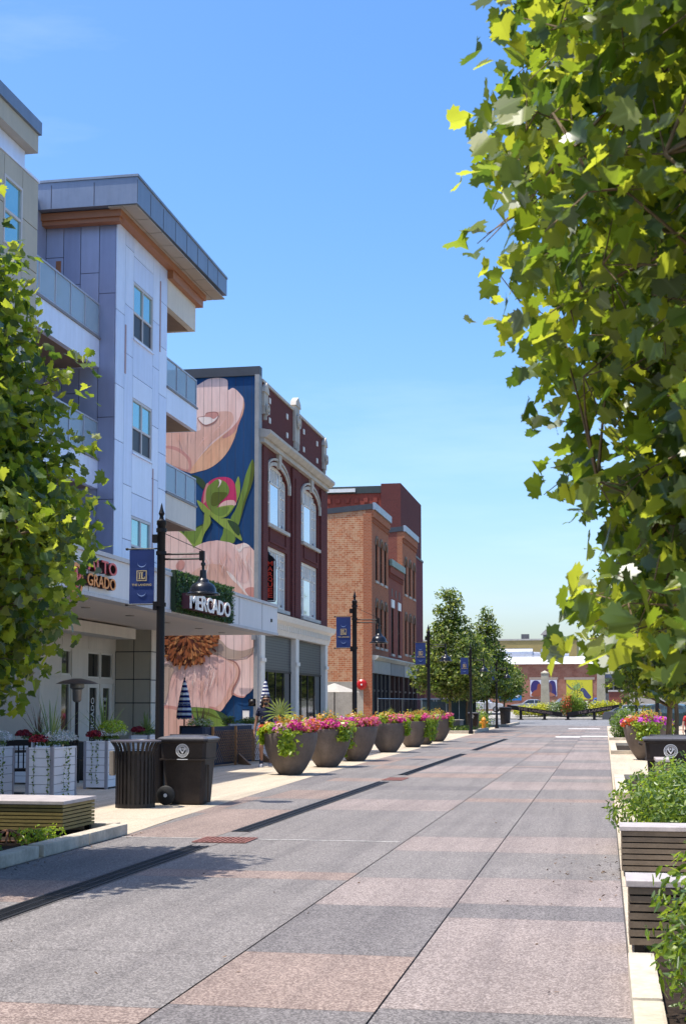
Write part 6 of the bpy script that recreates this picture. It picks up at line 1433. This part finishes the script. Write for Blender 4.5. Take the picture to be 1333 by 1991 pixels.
# ================================================================== cars
tyre = M('tyre rubber', (.012, .012, .012), .8); rimm = M('alloy rim', (.45, .45, .46), .3, .8); cglass = glass('car glass', (.02, .03, .035), .12, 0., .35)
def car(loc, rz, paint, label, kind='sedan', L=4.6):
    t = thing('parked_car', label, 'car', (0, 0, 0), 'cars parked beyond the street', world=False)
    W = .88
    if kind == 'sedan':
        low = [(-2.3, .30), (-2.28, .62), (-2.15, .78), (-1.3, .90), (-.75, .96), (1.35, .98), (2.1, .95), (2.28, .72), (2.3, .32)]
        roof = [(-.95, .93), (-.35, 1.34), (.1, 1.42), (.75, 1.40), (1.2, 1.26), (1.75, .96)]
    else:
        low = [(-2.2, .32), (-2.2, .70), (-2.05, .92), (-1.2, 1.02), (-.9, 1.04), (1.9, 1.06), (2.15, 1.0), (2.2, .70), (2.2, .35)]
        roof = [(-1.05, 1.02), (-.5, 1.50), (0, 1.60), (1.2, 1.60), (1.75, 1.52), (2.08, 1.03)]
    b = MB(); n = len(low)
    def sect(pts, y): return [(x, y, z) for x, z in pts]
    ring = [(-W * .93, .97), (-W, 1.0), (W, 1.0), (W * .93, .97)]
    vs_ = []; 
    for y, k in ((-W + .06, .985), (-W, .97), (W, .97), (W - .06, .985)): pass
    b.prism(low, 'y', -W, W)
    body = b.build('body', paint, t, bevel=.035)
    c = MB(); m = len(roof)
    lo_ = [(x, -W + .06, z) if i in (0, m - 1) else (x, -W + .06 + (z - .95) * .32, z) for i, (x, z) in enumerate(roof)]
    hi_ = [(x, -y, z) for x, y, z in lo_]
    c.add(lo_ + hi_, [tuple(range(m)), tuple(range(m, 2 * m))[::-1]] + [(i, i + 1, m + i + 1, m + i) for i in range(m - 1)] + [(m - 1, 0, m, 2 * m - 1)])
    c.build('cabin', paint, t, bevel=.02)
    g_ = MB()
    for s in (-1, 1):
        def Q(x, z, o=.012): y = (-W + .06 + max(0, z - .95) * .32 - o); return (x, y * (1 if s < 0 else -1), z)
        zb = roof[0][1] + .03; zt = max(z for x, z in roof) - .09
        xf0 = roof[0][0] + .22; xf1 = roof[1][0] + .12; xr1 = roof[-2][0] - .05; xr0 = roof[-1][0] - .35; xm = (xf1 + xr1) / 2
        g_.add([Q(xf0, zb), Q(xm - .04, zb), Q(xm - .04, zt), Q(xf1, zt - .02)], [(0, 1, 2, 3)]); g_.add([Q(xm + .04, zb), Q(xr0, zb), Q(xr1, zt - .05), Q(xm + .04, zt)], [(0, 1, 2, 3)])
    for (i, j_) in ((0, 1), (m - 2, m - 1)):
        (xa, za), (xb, zb_) = roof[i], roof[j_]; dx = -.012 if i == 0 else .012
        ya = W - .14 - max(0, za - .95) * .3; yb = W - .14 - max(0, zb_ - .95) * .3
        f_ = .1; A_ = (xa + (xb - xa) * f_ + dx, za + (zb_ - za) * f_ + .012); B_ = (xa + (xb - xa) * .92 + dx, za + (zb_ - za) * .92 + .012)
        g_.add([(A_[0], -ya, A_[1]), (A_[0], ya, A_[1]), (B_[0], yb, B_[1]), (B_[0], -yb, B_[1])], [(0, 1, 2, 3)])
    g_.build('windows', cglass, t)
    for x in (-1.42, 1.38):
        for s in (-1, 1):
            w_ = MB(); w_.lathe([(0, -.1), (.27, -.1), (.32, -.07), (.32, .07), (.27, .1), (0, .1)], (x, s * (W - .07), .32), 20, 'y'); wo_ = w_.build('wheel', tyre, t, smooth=True)
            MB().lathe([(.20, s * .105 - .002), (.20, s * .105 + .002), (.05, s * .11 + s * .01)], (x, s * (W - .07), .32), 14, 'y').build('rim', rimm, wo_)
    for s in (-1, 1):
        MB().box(-2.31 if kind == 'sedan' else -2.21, s * .58 - .16, .60, -2.12, s * .58 + .16, .74).build('headlight', M('headlight', (.6, .62, .65), .15), t)
        MB().box(2.1, s * .62 - .14, .72, 2.30 if kind == 'sedan' else 2.2, s * .62 + .14, .86).build('tail_light', M('tail light', (.35, .01, .01), .3), t)
        MB().box(-.75, s * (W + .02) - .06, .98, -.6, s * (W + .02) + .06, 1.08).build('mirror', paint, t)
    return put(t, loc, rz)
def paintm(n, c): return M(n, c, .22, .35, var=.03, spec=.7)
silver = paintm('silver paint', (.42, .43, .45)); white_c = paintm('white car paint', (.72, .72, .72)); dark_c = paintm('dark teal paint', (.03, .06, .07)); blue_c = paintm('blue paint', (.02, .09, .35)); grey_c = paintm('grey paint', (.12, .13, .14))
lz = lambda y: .75 + (y - 152) * .2 / 148
def carat(u, y, rz, *a, **k): p = AY(u, 1375, y); car((p.x, y, lz(y) - .02), rz, *a, **k)
carat(1030, 157, .06, silver, 'silver sedan parked left of the stone pillar', 'sedan'); carat(1098, 160, .35, grey_c, 'grey hatchback parked right of the stone pillar', 'suv')
carat(938, 150, math.pi, white_c, 'white hatchback behind the left street trees', 'suv'); carat(1165, 163, math.pi / 2, blue_c, 'blue car seen behind the second stone pillar', 'suv')
def cg(u, y, rz, *a, **k): p = AY(u, 1375, y); car((p.x, y, 0.0), rz, *a, **k)
cg(1318, 88, 2.75, dark_c, 'dark teal car parked at the right edge', 'suv'); cg(1262, 100, 2.7, paintm('pewter paint', (.20, .22, .24)), 'pewter car parked at the right under the trees', 'suv'); cg(1345, 104, 2.7, silver, 'silver car parked farthest right', 'sedan'); cg(1228, 118, 2.8, grey_c, 'grey car parked behind the right lamp posts', 'sedan')

# ================================================================== far end: rails, beds, pillars, warehouse
def rail(u0, u1, label, flip):
    Y = 143.; t = thing('slanting_rail', label, 'barrier', (AY((u0 + u1) / 2, 1390, Y).x, Y, 0), 'black slanting rails lettered with the street name')
    a, b = AY(u0, 1390, Y).x, AY(u1, 1390, Y).x; za, zb_ = (1.55, .75) if not flip else (.75, 1.62)
    m = MB(); m.prism([(a, za - .44), (b, zb_ - .44), (b, zb_), (a, za)], 'y', Y, Y + .18); m.build('beam', black_metal, t)
    p_ = MB()
    for f in (.25, .68) if not flip else (.02, .5): x = a + (b - a) * f; z = za + (zb_ - za) * f; p_.box(x - .14, Y + .02, 0, x + .14, Y + .16, z - .4); p_.box(x - .3, Y - .05, -.03, x + .3, Y + .25, .06)
    p_.build('posts', black_metal, t)
    me, arr = text_mesh('THE LANDING', (b - a) * .62, .26, .02, .02); mb = MB(); x0 = a + (b - a) * .2; sl = (zb_ - za) / (b - a)
    mb.add([(x0 + x, Y - .005 - z, za - .35 + (x0 + x - a) * sl + y) for x, y, z in arr], [tuple(p.vertices) for p in me.polygons]); mb.build('letters', M('rail letter', (.14, .10, .09), .6), t)
rail(985, 1092, 'left black slanting rail lettered THE LANDING at the street end', False); rail(1101, 1208, 'right black slanting rail lettered THE LANDING at the street end', True)
pil = M('weathered pillar stone', (.42, .38, .29), .85, var=.2, vs=1.2, bump=.3)
for (u, zt, lab) in ((1059, 5.2, 'weathered stone obelisk pillar by the left rail'), (1168, 5.9, 'second stone pillar, its top hidden by maple leaves')):
    p = AY(u, 1375, 151); t = thing('stone_pillar', lab, 'pillar', (p.x, 151, .6), 'stone pillars at the far square')
    def rg_(hw, z): return [(p.x - hw, 151 - hw, z), (p.x + hw, 151 - hw, z), (p.x + hw, 151 + hw, z), (p.x - hw, 151 + hw, z)]
    m = MB(); m.hexa(rg_(.50, .4), rg_(.38, zt - .35)); m.build('shaft', pil, t); m = MB(); m.hexa(rg_(.42, zt - .349), rg_(.42, zt - .22)); m.hexa(rg_(.42, zt - .219), rg_(.03, zt)); m.build('cap', pil, t)
yel = [leafm('golden shrub', (.50, .48, .03), (.75, .72, .06), .4), leafm('golden shrub deep', (.36, .38, .03), (.45, .48, .04), .4)]; ymat = yel
vari = [leafm('variegated leaf', (.45, .50, .35), (.5, .55, .3), .35), shrub_mats[0], shrub_mats[1]]
for i, (u, w_, h, mm, lab) in enumerate(((1022, 1.9, 1.0, yel, 'golden mounded shrub left of the first pillar'), (1052, 1.2, 1.2, yel, 'golden mounded shrub against the first pillar'), (1088, 1.7, 1.3, vari, 'white edged leafy shrub right of the first pillar'), (1116, 1.2, 1.3, yel, 'yellow green round shrub at the gap between the rails'), (1120, .9, 2.1, [lime_m[1], shrub_mats[2]], 'taller lime shrub behind the rail gap'), (1140, 1.6, 1.4, vari, 'white edged leafy shrub left of the second pillar'), (1168, 1.4, 1.3, yel, 'golden shrub at the second pillar foot'), (1192, 1.9, 1.3, yel, 'golden mounded shrub above the right rail'), (1100, .7, 1.9, [leafm('coral bloom', (.55, .12, .04), (.7, .2, .1), .3), shrub_mats[0]], 'coral flowered bush between the rails'))):
    p = AY(u, 1380, 147.5 + (i % 2)); shrub('mound_shrub', lab, (p.x, 147.5 + (i % 2), .45), w_ * 1.1, 1.0, h * 1.15, 1300, .22, 'oval', mm, 200 + i, group='mounded shrubs behind the rails')
t = thing('young_tree', 'thin young tree in front of the yellow mural', 'tree', (-2.6, 148, .4)); p = AY(1121, 1370, 149)
MB().tube([(p.x, 149, .4), (p.x + .05, 149, 3.9)], [.05, .01], 5).build('trunk', bark, t); blob('crown', t, (p.x, 149, 3.0), (.8, .6, 1.2), 160, .22, 'oval', far_mats, rng)
WH = thing('brick_warehouse', 'wide brown brick warehouse with painted panels and white roof edge', 'building', (-5, 175, .8)); Yw = 175.
xa, xb = AY(700, 1350, Yw).x, AY(1172, 1350, Yw).x; zt = AY(1080, 1291, Yw).z
MB().box(xa, Yw, .5, xb, Yw + 30, zt).build('wall', brick_far, WH)
ze = AY(1080, 1277, Yw + 1).z; MB().hexa([(xa, Yw - .3, zt + .003), (xb + .2, Yw - .3, zt + .003), (xb + .2, Yw + 30, zt + .003), (xa, Yw + 30, zt + .003)], [(xa, Yw + .8, ze), (xb + .2, Yw + .8, ze), (xb + .2, Yw + 30, ze), (xa, Yw + 30, ze)]).build('roof', M('white roof membrane', (.62, .64, .68), .5, .1), WH)
def win(u0, u1, v0, v1): a, b = AY(u0, v0, Yw), AY(u1, v1, Yw); return a.x, b.x, b.z, a.z
li = MB()
for (u0, u1) in ((1028, 1084), (1096, 1155)): a, b, c, d = win(u0, u1, 1317, 1321.5); li.box(a, Yw - .06, c, b, Yw - .002, d)
li.build('lintel', M('lintel stone', (.36, .28, .22), .8), WH)
def mural_far(name, u0, u1, v0, v1, base, shapes):
    a, b, c, d = win(u0, u1, v0, v1); m = MB(); m.box(a, Yw - .05, c, b, Yw - .001, d); mats = [base]
    for i, (mat_, pts) in enumerate(shapes): mats.append(mat_); m.mat(i + 1).add([(a + (b - a) * x, Yw - .055 - .004 * i, c + (d - c) * y) for x, y in smooth(pts)], [tuple(range(len(pts) * 4))])
    m.build(name, mats, WH)
mm = lambda n, c: M('panel paint ' + n, c, .7, var=.05)
ci_ = lambda x, y, r, n=8, sx=1: [(x + r * sx * math.cos(6.283 * k / n), y + r * math.sin(6.283 * k / n)) for k in range(n)]
mural_far('painted_panel', 1030, 1082, 1322, 1354, mm('white', (.62, .62, .68)), [(mm('indigo', (.03, .02, .13)), [(.02, .35), (.03, .7), (.12, .93), (.27, .95), (.38, .75), (.3, .4), (.12, .2)]), (mm('russet', (.26, .07, .035)), [(.03, .03), (.14, .34), (.24, .42), (.28, .72), (.38, .76), (.44, .5), (.40, .28), (.46, .03)]), (mm('indigo', (.03, .02, .13)), [(.70, .5), (.70, .82), (.80, .96), (.93, .85), (.97, .4), (.97, .04), (.8, .04)]), (mm('dusk', (.12, .05, .07)), [(.64, .3), (.66, .7), (.74, .82), (.82, .6), (.8, .2), (.7, .12)]), (mm('tan', (.34, .14, .08)), [(.56, .03), (.66, .22), (.8, .22), (.94, .03)])])
mural_far('painted_panel', 1100, 1151, 1321, 1360, mm('yellow', (.58, .54, .03)), [(mm('slate', (.05, .06, .16)), [(.52, .45), (.6, .58), (.72, .52), (.85, .3), (.95, .12), (.85, .03), (.7, .12), (.62, .35)]), (mm('grey', (.16, .14, .12)), [(0, .8), (.06, .75), (.2, .58), (.3, .5), (.2, .5), (.05, .66)]), (mm('leafpaint', (.24, .38, .12)), [(.25, .6), (.38, .75), (.5, .82), (.52, .6), (.38, .48)])])
mural_far('painted_panel', 969, 1013, 1322, 1362, mm('azure', (.01, .16, .42)), [(mm('vermilion', (.45, .06, .05)), ci_(.35, .55, .17)), (mm('plum', (.16, .02, .18)), [(.3, .25), (.4, .4), (.55, .5), (.5, .2), (.42, .08)]), (mm('white', (.62, .62, .68)), ci_(.82, .25, .10)), (mm('sky', (.05, .35, .62)), [(.5, .3), (.6, .75), (.75, .8), (.7, .4), (.62, .1)]), (mm('russet2', (.35, .06, .06)), ci_(.9, .85, .1))])
du = MB(); a, b = AY(988, 1270, 180), AY(1034, 1270, 180); zd = AY(1000, 1272, 180).z
du.tube([(a.x - 3, 181, zd), (b.x, 181, zd)], .75, 12); du.tube([(b.x, 181, zd - .1), (AY(1105, 1270, 181).x, 181, zd - .35)], .45, 10); p = AY(1065, 1270, 179); du.box(p.x - .9, 178.5, ze, p.x + .9, 180, zd + .6); du.lathe([(.4, 0), (.4, -.2)], (p.x, 178.5, zd + .1), 12, 'y')
du.build('roof_ducts', M('bright duct metal', (.40, .42, .46), .35, .5), WH)
t = thing('yellow_building', 'long ochre panelled building rising behind the warehouse roof', 'building', (-5, 215, 1)); a, b = AY(700, 1248, 215), AY(1120, 1248, 215)
MB().box(a.x, 215, .5, b.x, 235, a.z - .0).build('wall', M('ochre cladding', (.36, .27, .10), .8, var=.12, vs=.4), t)
for (u, wd, hh, nm) in ((1020, 1.2, 1.2, 'vent_box'), (1060, .8, 1.1, 'roof_cupola')):
    p = AY(u, 1248, 217); m = MB(); m.box(p.x - wd / 2, 217, p.z - .5, p.x + wd / 2, 218, p.z + hh)
    if nm == 'roof_cupola': m.add([(p.x - .8, 216.8, p.z + hh), (p.x + .8, 216.8, p.z + hh), (p.x + .8, 218.2, p.z + hh), (p.x - .8, 218.2, p.z + hh), (p.x, 217.5, p.z + hh + .9)], [(0, 1, 4), (1, 2, 4), (2, 3, 4), (3, 0, 4), (3, 2, 1, 0)])
    m.build(nm, M('dark vent', (.08, .08, .09), .6), t)
MB().box(a.x - .1, 214.9, a.z + .003, b.x + .1, 235, a.z + .25).build('roof_edge', M('pale edge', (.45, .42, .36), .6), t)
t = thing('small_house', 'pale far house with dark windows right of the second pillar', 'building', (2, 190, 1)); a, b = AY(1172, 1318, 190), AY(1230, 1318, 190)
MB().box(a.x, 190, .5, b.x + 10, 202, a.z).build('wall', M('pale render', (.42, .38, .32), .8), t); MB().box(a.x - .2, 189.7, a.z, b.x + 10, 202.3, a.z + .5).build('roof', roof_metal, t)
for u in (1178, 1205): p = AY(u, 1330, 190); sw_ = MB(); sw_.box(p.x - .8, 189.9, p.z - 1.2, p.x + .8, 189.99, p.z + .6); sw_.build('window', pane_dark, t)
t = thing('brick_shed', 'low plum coloured shed at the right end of the rails', 'building', (3, 165, .8)); a, b = AY(1183, 1345, 165), AY(1222, 1345, 165)
MB().box(a.x, 165, .5, b.x, 172, a.z).build('wall', brick_mid, t); MB().box(a.x - .1, 164.9, a.z, b.x + .1, 172.1, a.z + .2).build('roof', stone, t)
# tree line that closes the view and the right side of the street
for i, (x, y, r, h, lab) in enumerate(((14, 95, 4, 9, 'broad dark tree right of the car park'), (22, 120, 5, 11, 'far tree behind the right parked cars'), (12, 150, 4, 8, 'far tree beside the small house'), (-75, 190, 7, 13, 'distant tree left behind the mill'))):
    tree('background_tree', lab, (x, y, 0), [(1.8, r * .4), (h * .3, r * .9), (h * .5, r), (h * .75, r * .7), (h, .2)], 110, 22, .5, 'diamond', far_mats, 300 + i, .2, 2, clr=1.1, group='distant trees')

rng = np.random.default_rng(9); n = 170
P = np.concatenate([np.stack([rng.uniform(-.55, .12, 60), rng.uniform(11.5, 14.5, 60), rng.uniform(.006, .02, 60)], 1), np.stack([-5.56 + np.abs(rng.normal(0, .12, 60)), rng.uniform(9, 16.5, 60), rng.uniform(.006, .02, 60)], 1), np.stack([rng.uniform(-4, 0, 50), rng.uniform(6.5, 26, 50), rng.uniform(.006, .015, 50)], 1)])
o = cloud('fallen_leaves', P, rng.normal(size=P.shape) * .15 + np.array([0, 0, 1]), .035, 'oval', [leafm('dry leaf', (.20, .11, .04), (.25, .14, .05), .2), leafm('dry leaf dark', (.07, .045, .025), (.1, .06, .03), .2)], None, rng)
tag(o, 'small dry brown leaves scattered on the paving by the kerbs', 'leaves', kind='stuff')
